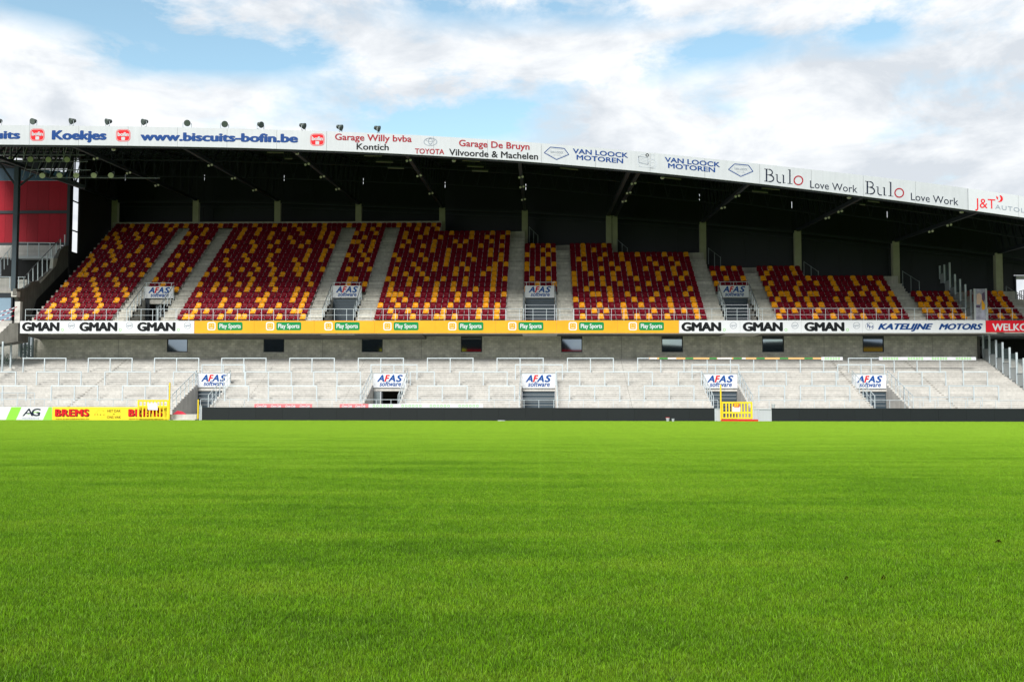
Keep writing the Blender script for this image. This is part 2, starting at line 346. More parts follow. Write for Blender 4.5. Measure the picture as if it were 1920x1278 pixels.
PILL = [(58, 375, 100.3), (215, 375, 100.3), (367, 375, 100.3), (520, 376, 100.3), (672, 382, 100.3), (829, 389, 100.3), (984, 394, 98.6), (1147.5, 404, 96.1), (1318, 416, 94.5), (1496, 432, 92.0), (1680, 452, 90.4), (1873, 474, 87.9), (2085, 502, 86.0)]
PX3 = [(W(p, y, Y).x, W(p, y, Y).z, Y) for p, y, Y in PILL]
XL = rx(64.6, 0); XEND = 52.0
XP = {k: PX3[i][0] for i, k in enumerate(['z', 'a', 'b', 'c', 'd', 'e', 'f', 'g', 'h', 'i', 'j', 'k', 'l'])}
LIM = [(19, XP['e']), (17, XP['f']), (14, XP['g']), (12, XP['h']), (9, XP['i']), (7, XP['j']), (4, XP['k'])]
def row_right(i):
    x = -99
    for top, xl in LIM:
        if i <= top: x = max(x, xl)
    return XEND if i <= 4 else x
# seat blocks: name, left X, right X, first row, last-row function
NB = {'1b': (306.3, 365.8, 10), '2b': (641, 700.7, 10), '3b': (984, 1042.4, 14), '4b': (1329.4, 1392, 9)}
BL = {'1': (XL, rx(211.8, 0), 0), '2': (rx(331.5, 0), rx(573.4, 0), 0), '3': (rx(701.4, 0), rx(947.8, 0), 0), '4': (rx(1075.8, 0), rx(1325.3, 0), 0),
      '5': (rx(1455.5, 0), rx(1704, 0), 0), '6': (rx(1736.7, 0), rx(1812.3, 0), 0), '7': (rx(1846, 0), rx(1919, 0), 0)}
for k, (a, b, r) in NB.items(): BL[k] = (rx(a, r), rx(b, r), 5)
VOM = []      # upper doorways: X0, X1 of the opening
for a, b in ((272, 324), (623.5, 676), (984.5, 1040), (1348.5, 1403)):
    VOM.append((WX(a, 580, 87.45), WX(b, 580, 87.45)))

def minus(x0, x1, gaps):
    segs = [(x0, x1)]
    for g0, g1 in gaps:
        out = []
        for a, b in segs:
            if g1 <= a or g0 >= b: out.append((a, b)); continue
            if g0 > a: out.append((a, g0))
            if g1 < b: out.append((g1, b))
        segs = out
    return segs
# upper tier treads
for i in range(20):
    m = MB(); xr = row_right(i)
    gaps = VOM if i < 5 else []
    tops = [t for t, _ in LIM]
    for a, b in minus(XL-.35, xr, gaps):
        m.box(a, b, rowY(i), rowY(i)+DA+.004, rowF(i)-(.75 if i else .9), rowF(i))
    if i in tops:      # deeper floor up to the slanting back wall
        k = tops.index(i); a = (XL-.35) if k == 0 else LIM[k-1][1]; b = LIM[k][1]
        if i == 4: b = XEND
        m.box(a, b, rowY(i)+DA+.004, rowY(i)+DA+(2.2 if k else .8), rowF(i)-.75, rowF(i)-.002)
    m.build('terrace_row', M['concrete'], GS)
# solid underside of the tier (slab) so that no light leaks
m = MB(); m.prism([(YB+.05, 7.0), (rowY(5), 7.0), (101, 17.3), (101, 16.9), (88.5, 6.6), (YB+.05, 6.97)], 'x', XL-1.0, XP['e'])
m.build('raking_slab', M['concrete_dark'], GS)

# aisles (stairs): gaps between the blocks
def aisle(xa, xb, r0, r1):
    st = MB()
    o = bpy.data.objects.new('stair', None); C.objects.link(o); o.parent = GS
    s0 = MB().box(xa, xb, Y0-.2, Y0, F0-.8, F0-.01); s0.build('stair_step', M['concrete_stair'], o)
    for i in range(r0, r1):
        s = MB().box(xa+.01, xb-.01, rowY(i+1)-.41, rowY(i+1)-.002, rowF(i)+.003, rowF(i)+DB/2).box(xa+.02, xb-.02, rowY(i+1)-.45, rowY(i+1)-.409, rowF(i)+DB/2-.06, rowF(i)+DB/2-.003).box(xa+.02, xb-.02, rowY(i+1)-.045, rowY(i+1)-.001, rowF(i+1)-.06, rowF(i+1)-.003); s.build('stair_step', M['concrete_stair'], o)
AISLES = [(BL['1'][1]+.05, BL['1b'][0]-.03, 18), (BL['1b'][1]+.03, BL['2'][0]-.05, 18), (BL['2'][1]+.05, BL['2b'][0]-.03, 18), (BL['2b'][1]+.03, BL['3'][0]-.05, 18),
          (BL['3'][1]+.05, BL['3b'][0]-.03, 17), (BL['3b'][1]+.03, BL['4'][0]-.05, 14), (BL['4'][1]+.05, BL['4b'][0]-.03, 12), (BL['4b'][1]+.03, BL['5'][0]-.05, 9),
          (BL['5'][1]+.05, BL['6'][0]-.05, 7), (BL['7'][1]+.1, BL['7'][1]+1.6, 4)]
for xa, xb, top in AISLES:
    aisle(xa, xb, 0, top)
# vomitory side walls, doors
for k, (x0, x1) in enumerate(VOM):
    for s, x in ((-1, x0), (1, x1)):
        xa_, xb_ = x-(.16 if s < 0 else -.004), x+(.16 if s > 0 else -.004); m = MB().box(xa_, xb_, Y0-.2, Y0, 6.9, F0+.03)
        for i in range(5): m.box(xa_, xb_, rowY(i), rowY(i+1), 6.9, rowF(i)+.03)
        m.build('side_wall', M['concrete'], GS)
    d = bpy.data.objects.new('roller_door' if k else 'open_doorway', None); C.objects.link(d); d.parent = GS
    yd = 87.5; zt = WZ(1000, 557, yd)-.05
    if k:
        n = 11
        for j in range(n):
            z = lerp(7.1, zt-.06, j/n); z2 = lerp(7.1, zt-.06, (j+1)/n)
            MB().prism([(yd, z), (yd+.06, z+.01), (yd+.06, z2-.01), (yd+.02, z2-.015)], 'x', x0+.03, x1-.03).build('slat', M['shutter'], d)
    else:
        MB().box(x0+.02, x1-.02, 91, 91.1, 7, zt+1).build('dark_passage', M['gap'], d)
        MB().box(x0+.02, x0+.35, yd, yd+.3, 7, zt).build('jamb', M['steel_navy'], d)
        MB().box(x0+.75, x0+1.05, yd+.5, yd+.6, 7, zt-.1).build('door_leaf', M['galv_dark'], d)
        MB().box(x0-.2, x0+.0, yd, 91.1, 7, zt).box(x1, x1+.2, yd, 91.1, 7, zt).build('passage_wall', M['concrete_dark'], d)
    MB().box(x0, x1, yd-.06, yd+.3, zt-.04, zt+.02).build('lintel', M['steel_navy'], GS)
    MB().box(x0-.02, x1+.02, rowY(5)-.04, rowY(5)+.12, zt+.02, rowF(5)+.25).build('parapet', M['concrete'], GS)
    MB().box(x0, x1, Y0-.2, 91, 6.9, 7.09).build('landing', M['concrete'], GS)

# balcony edge, soffit, block wall and windows
MB().box(-42.6, 37.0, YB+.05, YB+.40, 6.93, 7.86).build('edge_beam', M['concrete'], GS)
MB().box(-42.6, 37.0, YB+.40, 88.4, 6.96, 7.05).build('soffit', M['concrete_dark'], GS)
YW = 87.0
XW0, XW1 = WX(62, 650, YW), WX(1832, 650, YW)
wins = [(313, 352), (494, 533), (678, 717.5), (864, 904), (1052, 1092), (1240.5, 1280.5), (1429, 1470), (1617.5, 1657.5)]
wz0, wz1 = WZ(960, 660, YW), WZ(960, 627, YW)
wx = [(WX(a, 645, YW), WX(b, 645, YW)) for a, b in wins]
m = MB(); segs = minus(XW0, XW1, wx)
for a, b in segs: m.box(a, b, YW, YW+.3, 4.3, 6.96)
for a, b in wx: m.box(a, b, YW+.001, YW+.299, 4.3, wz0); 
for a, b in wx: m.box(a, b, YW+.001, YW+.299, wz1, 6.96)
m.build('block_wall', M['block'], GS)
for a, b in wx:
    wn = bpy.data.objects.new('window', None); C.objects.link(wn); wn.parent = GS
    f = MB(); t = .07
    f.box(a, b, YW+.02, YW+.12, wz0, wz0+t).box(a, b, YW+.02, YW+.12, wz1-.16, wz1).box(a, a+t, YW+.021, YW+.119, wz0+t, wz1-.16).box(b-t, b, YW+.021, YW+.119, wz0+t, wz1-.16)
    f.build('frame', M['steel_navy'], wn)
    e = random.uniform(-.012, .012)
    MB().add([(a+t, YW+.09+e, wz0+t), (b-t, YW+.09-e, wz0+t), (b-t, YW+.09-e, wz1-.16), (a+t, YW+.09+e, wz1-.16)], [(0, 1, 2, 3)]).build('pane', M['window'], wn)
    MB().box(a-.08, b+.08, YW-.07, YW+.0, wz0-.1, wz0-.002).build('sill', M['concrete_low'], wn)
    MB().box(a+.0, b-.0, YW+.28, YW+.32, wz0, wz1).build('backing', M['gap'], wn)
for px in (222, 605, 790, 975, 1165, 1350, 1545, 1748):
    x = WX(px, 650, YW); MB().box(x-.012, x+.012, YW-.004, YW+.0, 4.6, 6.9).build('wall_joint', M['joint'], GS)

# lower terrace
T0, TD, TR, TZ = 75.4, .42, .157, .78
NT = 28
def tZ(i): return TZ + TR*i
DOORY = 81.0
LV = []
for a, b in ((371, 430), (700, 762), (978.5, 1041), (1318, 1382), (1600, 1662)): LV.append((WX(a, 745, DOORY), WX(b, 745, DOORY)))
XT0, XT1 = -52, 52
ndoor = int((DOORY-T0)/TD)+1
for i in range(NT):
    m = MB(); g = LV if T0+TD*i < DOORY else []
    x1 = XT1 if i < 24 else 40
    for a, b in minus(XT0 if i < 24 else -46, x1, g): m.box(a, b, T0+TD*i, T0+TD*(i+1)+.003, max(-.01, tZ(i)-.8) if i else -.01, tZ(i)-.0)
    for a, b in minus(XT0 if i < 24 else -46, x1, g): m.box(a+.01, b-.01, T0+TD*i-.035, T0+TD*i+.001, tZ(i)-.045, tZ(i)-.003)
    m.build('standing_step', M['concrete_low'], GS)
# gangway nosing blocks (half steps) and joints along the terrace
M['joint_pale'] = mat('worn_joint', (.30, .29, .27), .9)
JX = [WX(132, 755, 76.5), WX(1187, 764, 75.6), WX(1600, 718, 80.6), WX(1775, 755, 78), WX(640, 752, 76.5), WX(455, 752, 76.5)]
for q, x in enumerate(JX):
    m = MB()
    for i in range(NT):
        y = T0+TD*i; w = .02 if q == 1 else .035
        if q == 1 or q > 3: m.box(x-w*.6, x+w*.6, y-.004, y+.02, tZ(i-1) if i else 0, tZ(i)+.002)
        else: m.box(x-.09, x+.09, y-.03, y+.01, tZ(i)-TR*.75, tZ(i)-TR*.1)
    m.build('expansion_joint', M['joint' if q == 1 else 'joint_pale'], GS)
MB().box(XT0, XT1, T0+TD*NT, 97, 4.2, tZ(NT-1)-.02).build('upper_landing', M['concrete_low'], GS)

for k, (x0, x1) in enumerate(LV):
    zt = WZ(1000, 733, DOORY)
    for s, x in ((-1, x0), (1, x1)):
        xa_, xb_ = x-(.2 if s < 0 else -.004), x+(.2 if s > 0 else -.004); m = MB()
        for i in range(ndoor): m.box(xa_, xb_, T0+TD*i-.02, T0+TD*(i+1)-.02, -.01, tZ(i)+.02)
        m.build('side_wall', M['concrete_low'], GS)
    d = bpy.data.objects.new('roller_door' if k != 1 else 'open_doorway', None); C.objects.link(d); d.parent = GS
    if k != 1:
        n = 8
        for j in range(n):
            z = lerp(0, zt, j/n); z2 = lerp(0, zt, (j+1)/n)
            MB().prism([(DOORY, z+.004), (DOORY+.06, z+.01), (DOORY+.06, z2-.01), (DOORY+.02, z2-.012)], 'x', x0+.03, x1-.03).build('slat', M['shutter'], d)
    else:
        MB().box(x0+.02, x1-.02, 85, 85.1, 0, zt+.5).build('dark_passage', M['gap'], d)
        MB().box(x0+.03, x0+.55, DOORY+.02, DOORY+.1, 0, zt-.05).build('door_leaf', M['galv_dark'], d)
        MB().box(x0+.62, x0+.75, DOORY+.02, DOORY+.12, 0, zt-.05).build('jamb', M['steel_navy'], d)
    MB().box(x0-.0, x1+.0, DOORY-.08, DOORY+.3, zt, zt+.28).build('lintel', M['concrete_low'], GS)
    MB().box(x0+.01, x1-.01, DOORY+.12, DOORY+.4, zt+.28, tZ(ndoor)+.12).build('parapet', M['concrete_low'], GS)

# back walls, cladding, pillars
XS = XL-1.35
for k in range(len(PX3)-1):
    (xa, za, ya), (xb, zb, yb) = PX3[k], PX3[k+1]
    if k == 0: xa = XS-.3
    if k < 5: top = 19; wl = wr = rowY(20)+.12; ht = 1.0
    else:
        top = [17, 14, 12, 9, 7, 4, 4][k-5]; e = rowY(top+1); wl, wr = e+1.6, e+.12; ht = .78
        if k == 11: wl, wr = e+.12, e+.12
    z0 = rowF(top)-.3; z1 = rowF(top)+ht
    if k == 0: xa_k, xa = xa, XL-.35
    if k == 11: xb_k, xb = xb, xa+1.35
    o = MB().add([(xa, wl, z0), (xb, wr, z0), (xb, wr+.2, z0), (xa, wl+.2, z0), (xa, wl, z1), (xb, wr, z1), (xb, wr+.2, z1), (xa, wl+.2, z1)],
             [(0, 1, 5, 4), (1, 2, 6, 5), (2, 3, 7, 6), (3, 0, 4, 7), (4, 5, 6, 7), (0, 3, 2, 1)]).build('back_parapet', M['concrete'], GS)
    if k == 0: xa = xa_k
    if k == 11: xb = xb_k
    # navy corrugated sheets behind it
    n = 8; ca, cb_ = ya+2.3, yb+2.3
    if k == 11: n = 1
    for j in range(n):
        u0, u1 = j/8, (j+1)/8
        xx0, xx1 = lerp(xa, xb, u0)-.0, lerp(xa, xb, u1)+.04; yy0, yy1 = lerp(ca, cb_, u0), lerp(ca, cb_, u1)+.0; yy1 += .02*(j % 2); yy0 += .02*(j % 2)
        zt0, zt1 = lerp(za, zb, u0)+4.9, lerp(za, zb, u1)+4.9
        if j == 0 and k != 11: xx0 += .09      # daylight slit beside each truss
        mm_ = MB(); zb0 = rowF(top)-1
        mm_.add([(xx0, yy0, zb0), (xx1, yy1, zb0), (xx1, yy1, zt1), (xx0, yy0, zt0), (xx0, yy0+.06, zb0), (xx1, yy1+.06, zb0), (xx1, yy1+.06, zt1), (xx0, yy0+.06, zt0)],
                [(0, 1, 2, 3), (4, 7, 6, 5), (0, 4, 5, 1), (1, 5, 6, 2), (2, 6, 7, 3), (3, 7, 4, 0)])
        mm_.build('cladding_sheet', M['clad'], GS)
    if k != 11:   # strips closing the slit except for one short opening
        for (a_, b_) in ((rowF(top)-1, za+2.5), (za+3.1, za+4.9)):
            MB().box(xa-.02, xa+.16, ca+.07, ca+.1, a_, b_).build('slit_cover', M['clad'], GS)
    MB().bar((xa, ya+2.2, za-.2), (xb, yb+2.2, zb-.2), .22).build('girt', M['steel_navy'], GS)
    MB().bar((xa, ya+.2, za-.12), (xb, yb+.2, zb-.12), .2).build('eaves_beam', M['steel_navy'], GS)
for k, (x, z, y) in enumerate(PX3):
    if k == 0: continue
    top = 19 if k <= 5 else [19, 17, 14, 12, 9, 7, 4, 4][k-5]
    if k == 7:
        MB().box(x-.55, x-.04, y, y+.5, rowF(top)-2.2, z).build('pillar', M['pillar'], GS)
        MB().box(x+.04, x+.52, y, y+.5, rowF(top)-2.2, z).build('pillar', M['pillar'], GS)
    else: MB().box(x-.29, x+.29, y, y+.5, rowF(top)-2.2, z).build('pillar', M['pillar'], GS)
# left end wall of the tier
def onX(px, py, X):
    d = Fv*FPX+Rv*(px-CX)-Uv*(py-CY); k = X/d.x; return Vector((X, d.y*k, H+d.z*k))
YG0, YG1 = onX(137, 400, XS).y, onX(149, 400, XS).y; ZG = onX(143, 474, XS).z
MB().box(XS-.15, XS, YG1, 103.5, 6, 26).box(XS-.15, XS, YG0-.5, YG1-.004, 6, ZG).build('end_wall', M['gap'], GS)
q = [onX(x, y, XS-.4) for x, y in [(56, 604), (57, 597), (69, 560), (97, 531), (129, 498), (136, 488), (136, 604)]]; fixnormals(MB().prism([(p.y, p.z) for p in q], 'x', XS-.5, XS-.4).build('end_wall', M['gap'], GS))  # near-black sheet standing in for the dark void below the stair flank
MB().box(XS-.30, XS-.02, onX(131, 400, XS).y, YG0, ZG+.01, 24.5).build('end_column', M['steel_navy'], GS)
for z in (17.3, 20.1, 22): MB().box(XS-.12, XS-.06, YG0, YG1, z, z+.12).build('end_rail', M['steel_navy'], GS)

# ------------------------------------------------------------------ roof
YR = 73.0
FB = [(0, 271), (240, 273.2), (480, 277.5), (720, 286.5), (960, 300.3), (1200, 320.5), (1440, 346), (1680, 375.5), (1920, 407.5), (2200, 450)]
FT = [(0, 234.5), (240, 237), (480, 241.8), (720, 250), (960, 264), (1200, 284), (1440, 309), (1680, 335.5), (1790, 349.5), (1815, 353), (1920, 368), (2200, 410)]
fb = [(WX(p, y, YR), WZ(p, y, YR)) for p, y in FB]; ft = [(WX(p, y, YR), WZ(p, y, YR)) for p, y in FT]
fb.insert(0, (-55, fb[0][1]+.15)); ft.insert(0, (-55, ft[0][1]+.15))
def smooth(x, pts): return sum(interp(x+d, pts)*w for d, w in ((-3, .25), (0, .5), (3, .25)))
def zfb(x): return smooth(x, fb)
def zft(x): return smooth(x, ft)
pt = [(x, z) for x, z, y in PX3]; pyy = [(x, y) for x, z, y in PX3]
def zpt(x): return interp(x, pt)
def ypt(x): return interp(x, pyy)
m = MB(); xs = [-54+1.5*i for i in range(73)]
for i, x in enumerate(xs):
    yb_ = ypt(x)+2.6
    m.v += [(x, YR+.35, zft(x)-.16), (x, yb_, zpt(x)+4.85), (x, YR+.35, zft(x)-.02), (x, yb_, zpt(x)+4.99)]
    if i:
        b = 4*(i-1)
        for f in ((b, b+1, b+5, b+4), (b+2, b+6, b+7, b+3), (b, b+4, b+6, b+2), (b+1, b+3, b+7, b+5)): m.f.append(f); m.m.append(0)
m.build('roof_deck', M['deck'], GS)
# purlins follow the curve of the roof
for j, u in enumerate((.05, .14, .25, .36, .48, .6, .72, .85)):
    m = MB(); last = None
    for x in xs[::3]:
        y = lerp(YR+.35, ypt(x)+2.6, u); z = lerp(zft(x)-.16, zpt(x)+4.85, u)-.16
        if last: m.bar(last, (x, y, z), .2)
        last = (x, y, z)
    m.build('purlin', M['steel_navy'], GS)
def truss(x, xo=0.0):
    y1 = ypt(x)+.2; zb = zpt(x)+.05; z0 = zfb(x+xo)+.12; m = MB()
    A = Vector((x+xo, YR+.5, z0)); B = Vector((x, y1, zb)); T0_ = Vector((x+xo, YR+.5, zft(x+xo)-.35)); T1_ = Vector((x, y1+2, zpt(x)+4.5))
    m.bar(A, B, .26); m.bar(T0_, T1_, .2)
    n = 12; prev = None
    for i in range(n+1):
        a = A.lerp(B, i/n); t = T0_.lerp(T1_, i/n*.93); m.bar(a, t, .09)
        if i < n:
            t2 = T0_.lerp(T1_, (i+1)/n*.93); m.bar(a, t2, .1)
    m.build('truss', M['steel_navy'], GS)
    return A, B
TR_ = []
for k, (x, z, y) in enumerate(PX3):
    if k == 0: continue
    if k == 7: TR_.append(truss(x-.35)); truss(x+.35)
    else: TR_.append(truss(x))
# lattice girders between the trusses (slender bracing seen under the roof)
for k in range(1, len(PX3)-1):
    x0, x1 = PX3[k][0], PX3[k+1][0]
    for u in (.32, .62):
        m = MB()
        y = lerp(YR+.5, ypt((x0+x1)/2), u); a0 = lerp(zfb(x0), zpt(x0), u)+.15; a1 = lerp(zfb(x1), zpt(x1), u)+.15
        tp0 = lerp(zft(x0)-.2, zpt(x0)+4.7, u); tp1 = lerp(zft(x1)-.2, zpt(x1)+4.7, u); n = 6
        m.bar((x0, y, a0+.5), (x1, y, a1+.5), .1)
        for i in range(n):
            v = i/n; w = (i+.5)/n
            m.bar((lerp(x0, x1, v), y, lerp(a0, a1, v)+.5), (lerp(x0, x1, w), y, lerp(tp0, tp1, w)), .06)
            m.bar((lerp(x0, x1, w), y, lerp(tp0, tp1, w)), (lerp(x0, x1, v+1/n), y, lerp(a0, a1, v+1/n)+.5), .06)
        m.build('bracing', M['steel_navy'], GS)
# gutter edge under the fascia
m = MB(); last = None
for x in xs:
    p = (x, YR+.22, zfb(x)-.03)
    if last: m.bar(last, p, .14)
    last = p
m.build('eaves_trim', M['steel_navy'], GS)
# ------------------------------------------------------------------ lettering and flat emblems
FONT = None
def text_mesh(s, bold=0.0, shear=0.0, sp=1.0):
    cu = bpy.data.curves.new('t', 'FONT'); cu.body = s; cu.size = 1; cu.shear = shear; cu.space_character = sp; cu.resolution_u = 3; cu.fill_mode = 'FRONT'
    o = bpy.data.objects.new('t', cu); C.objects.link(o); dg = bpy.context.evaluated_depsgraph_get(); dg.update()
    me = bpy.data.meshes.new_from_object(o.evaluated_get(dg)); bpy.data.objects.remove(o); bpy.data.curves.remove(cu)
    return me
CAPS = {}
def letters(parent, s, x0, x1, b0, b1, cap, Y, m, bold=0.0, shear=0.0, sp=1.0, name='lettering', front=.014):
    """s fills px x0..x1 with its base line from b0 to b1 and capitals cap px high, standing on the plane Y"""
    me = text_mesh(s, 0, shear, sp); key = 0
    if key not in CAPS:
        h = text_mesh('H', 0, 0); CAPS[key] = (max(v.co.y for v in h.vertices), min(v.co.y for v in h.vertices))
    ct, cb = CAPS[key]; g = max(0, bold)*1.25; ct += g*.5; cb -= g*.5
    xs_ = [v.co.x for v in me.vertices]; xa, xb = min(xs_)-g, max(xs_)+g
    A, B, T = W(x0, b0, Y), W(x1, b1, Y), W(x0, b0-cap, Y); hz = T.z-A.z
    mb = MB(); fs = [tuple(p.vertices) for p in me.polygons]; cnt = set()
    for f in fs:
        for a, b in zip(f, f[1:]+f[:1]): cnt.add((a, b))
    bd = [(a, b) for (a, b) in cnt if (b, a) not in cnt]; n = len(me.vertices)
    offs = [(0, 0)] if g < .004 else [(g*math.cos(t), g*.6*math.sin(t)) for t in (math.pi*.0, math.pi*.33, math.pi*.67, math.pi, math.pi*1.33, math.pi*1.67)] + [(0, 0)]
    for q, (ox, oy) in enumerate(offs):
        vs_ = []
        for v in me.vertices:
            p = A + (B-A)*((v.co.x+ox-xa)/(xb-xa)); vs_.append((p.x, Y-front-.0012*q, p.z+hz*(v.co.y+oy-cb)/(ct-cb)))
        mb.add(vs_ + [(x, Y+.004, z) for x, y, z in vs_], fs + [(b, a, a+n, b+n) for a, b in bd])
    bpy.data.meshes.remove(me)
    return mb.build(name, m, parent)
def poly(parent, pts, Y, m, name='emblem', front=.01, back=.004):
    """outline given in px, standing on plane Y"""
    q = [W(x, y, Y) for x, y in pts]
    return fixnormals(MB().prism([(p.x, p.z) for p in q], 'y', Y-front, Y+back).build(name, m, parent))
def rrect(cx, cy, w, h, r, n=4, sk=0.0):
    out = []
    for qx, qy, a0 in ((1, -1, -90), (1, 1, 0), (-1, 1, 90), (-1, -1, 180)):
        for i in range(n+1):
            a = R(a0+90*i/n); out.append((cx+qx*(w/2-r)+r*math.cos(a), cy+qy*(h/2-r)+r*math.sin(a)+sk*(qx*(w/2-r)+r*math.cos(a))))
    return out
def ring(parent, cx, cy, ax, ay, t, Y, m, name='emblem', front=.012, n=24, a0=0, a1=360, tilt=0.0):
    mb = MB(); vs_ = []; full = (a1-a0) >= 360; k = n if full else n+1
    for i in range(k):
        a = R(a0+(a1-a0)*i/n)
        for rr in (1, 1-t/ax):
            for f in (Y-front, Y+.004):
                p = W(cx+ax*rr*math.cos(a), cy+ay*rr*math.sin(a)+tilt*ax*rr*math.cos(a), Y); vs_.append((p.x, f, p.z))
    fs = []
    for i in range(n):
        a = 4*i; b = 4*((i+1) % k)
        fs += [(a, b, b+2, a+2), (a, a+1, b+1, b), (a+2, b+2, b+3, a+3)]
    mb.add(vs_, fs); return fixnormals(mb.build(name, m, parent))
def line(parent, pts, wpx, Y, m, name='emblem', front=.012):
    mb = MB()
    for p, q in zip(pts, pts[1:]):
        a = W(*p, Y); b = W(*q, Y); d = b-a; n_ = Vector((-d.z, 0, d.x)).normalized()*(wpx*Y/FPX/2)
        mb.add([(a+n_).to_tuple(), (a-n_).to_tuple(), (b-n_).to_tuple(), (b+n_).to_tuple()], [(0, 1, 2, 3)])
    mb.v = [(x, Y-front, z) for x, y, z in mb.v]
    return mb.build(name, m, parent)

# ------------------------------------------------------------------ roof fascia banners
def fascia(px0, px1, label, m=M['white_sheet']):
    x0, x1 = WX(px0, 300, YR), WX(px1, 300, YR)
    t = thing('fascia_banner', label, 'banner', ((x0+x1)/2, YR, zfb((x0+x1)/2)), 'banners along the front edge of the stand roof')
    n = max(2, int(round((x1-x0)/3.6)))
    for j in range(n):
        a, b = lerp(x0, x1, j/n)+.008, lerp(x0, x1, (j+1)/n)-.008; mb = MB(); k = 4; vs_ = []
        for i in range(k+1):
            x = lerp(a, b, i/k)
            for y in (YR, YR+.14):
                for z in (zfb(x), zft(x)): vs_.append((x, y, z))
        fs = [(0, 1, 3, 2), (4*k, 4*k+2, 4*k+3, 4*k+1)]
        for i in range(k):
            p = 4*i; fs += [(p, p+4, p+5, p+1), (p+2, p+3, p+7, p+6), (p+1, p+5, p+7, p+3), (p, p+2, p+6, p+4)]
        mb.add(vs_, fs).build('panel', m, t)
    return t
f1 = fascia(-130, 612, 'white roof-edge banner with blue biscuit lettering and red rounded emblems')
letters(f1, 'biscuits', -62, 38, 260.5, 260.5, 15.5, YR, M['ink_blue'], .045, 0, 1.02)
letters(f1, 'Koekjes', 97, 200, 262, 262.5, 17.5, YR, M['ink_blue'], .05)
letters(f1, 'www.biscuits-bofin.be', 263, 559, 263.5, 267.5, 16, YR, M['ink_blue'], .045)
for cx, cy in ((70, 253), (231, 254), (595, 262)):
    poly(f1, rrect(cx, cy, 27, 23, 7), YR, M['ink_bred'], front=.008)
    ring_pts = rrect(cx, cy, 24.5, 20.5, 6)
    line(f1, ring_pts+ring_pts[:1], .8, YR, M['white_sheet'])
    letters(f1, 'bofin', cx-10.5, cx+10.5, cy+1.5, cy+1.8, 7.5, YR, M['white_sheet'], .04)
    poly(f1, rrect(cx, cy+6, 7, 6, 1.5), YR, M['white_sheet'], front=.012)
f2 = fascia(612, 1015, 'white roof-edge banner with dark red garage names and an oval emblem')
letters(f2, 'Garage Willy bvba', 628, 772, 262.5, 266.5, 12, YR, M['ink_red'], .018)
letters(f2, 'Kontich', 668.5, 729, 280.5, 282, 11.5, YR, M['ink_black'], .018)
letters(f2, 'TOYOTA', 778, 833, 288, 289.5, 9.5, YR, M['ink_red'], .02)
ring(f2, 807, 266, 12.8, 7.6, 1.4, YR, M['ink_grey']); ring(f2, 807, 265, 4.2, 6.4, 1.1, YR, M['ink_grey']); ring(f2, 807, 262.5, 9, 3.2, 1.2, YR, M['ink_grey'])
letters(f2, 'Garage De Bruyn', 860.5, 993, 274, 281, 12, YR, M['ink_red'], .018)
letters(f2, 'Vilvoorde & Machelen', 842, 1009, 291, 299.5, 12, YR, M['ink_black'], .018)
f3 = fascia(1015, 1424, 'white roof-edge banner with navy motor firm lettering, badges and an engine drawing')
for dx_, dy_ in ((0, 0), (345.3, 31.5)):
    pts = [(1020.5+dx_, 286.5+dy_), (1032+dx_, 276+dy_), (1058+dx_, 278.5+dy_), (1066.5+dx_, 290+dy_), (1043.5+dx_, 299.5+dy_)]
    line(f3, pts+pts[:1], 1.5, YR, M['ink_blue']); c_ = (1044+dx_, 287+dy_)
    p2 = [(c_[0]+(x-c_[0])*.8, c_[1]+(y-c_[1])*.78) for x, y in pts]; line(f3, p2+p2[:1], .7, YR, M['ink_lgrey'])
    letters(f3, 'VAN LOOCK', 1031.5+dx_, 1056+dx_, 286.7+dy_, 288.3+dy_, 4, YR, M['ink_grey'], .01)
    letters(f3, 'MOTOREN', 1036+dx_, 1052+dx_, 291.5+dy_, 292.5+dy_, 2.4, YR, M['ink_lgrey'])
letters(f3, 'VAN LOOCK', 1074, 1177.5, 287.5, 296, 9, YR, M['ink_blue'], .022); letters(f3, 'MOTOREN', 1081, 1168.5, 299.3, 306.5, 9, YR, M['ink_blue'], .022)
letters(f3, 'VAN LOOCK', 1246.5, 1350, 303.5, 313.5, 9, YR, M['ink_blue'], .022); letters(f3, 'MOTOREN', 1252.5, 1341, 315, 323.3, 9, YR, M['ink_blue'], .022)
ring(f3, 1207, 301, 12, 12.5, 1.1, YR, M['ink_lgrey'], a0=110, a1=300); ring(f3, 1223, 307.5, 8.5, 8.5, 1.1, YR, M['ink_lgrey']); ring(f3, 1224, 308, 4.5, 4.5, .8, YR, M['ink_lgrey'])
line(f3, [(1197, 293), (1215, 296), (1215, 309), (1198, 305), (1197, 293)], .9, YR, M['ink_grey'])
for q in range(4): line(f3, [(1198, 296+q*2.6), (1214, 299+q*2.6)], .6, YR, M['ink_lgrey'])
ring(f3, 1213.5, 291, 3.2, 3.2, 1.6, YR, M['ink_black']); line(f3, [(1221, 290), (1227, 291), (1227, 299), (1221, 298), (1221, 290)], .7, YR, M['ink_lgrey']); line(f3, [(1197, 312), (1229, 316)], .7, YR, M['ink_lgrey'])
f4 = fascia(1424, 1813, 'white roof-edge banner with thin serif words and red rings')
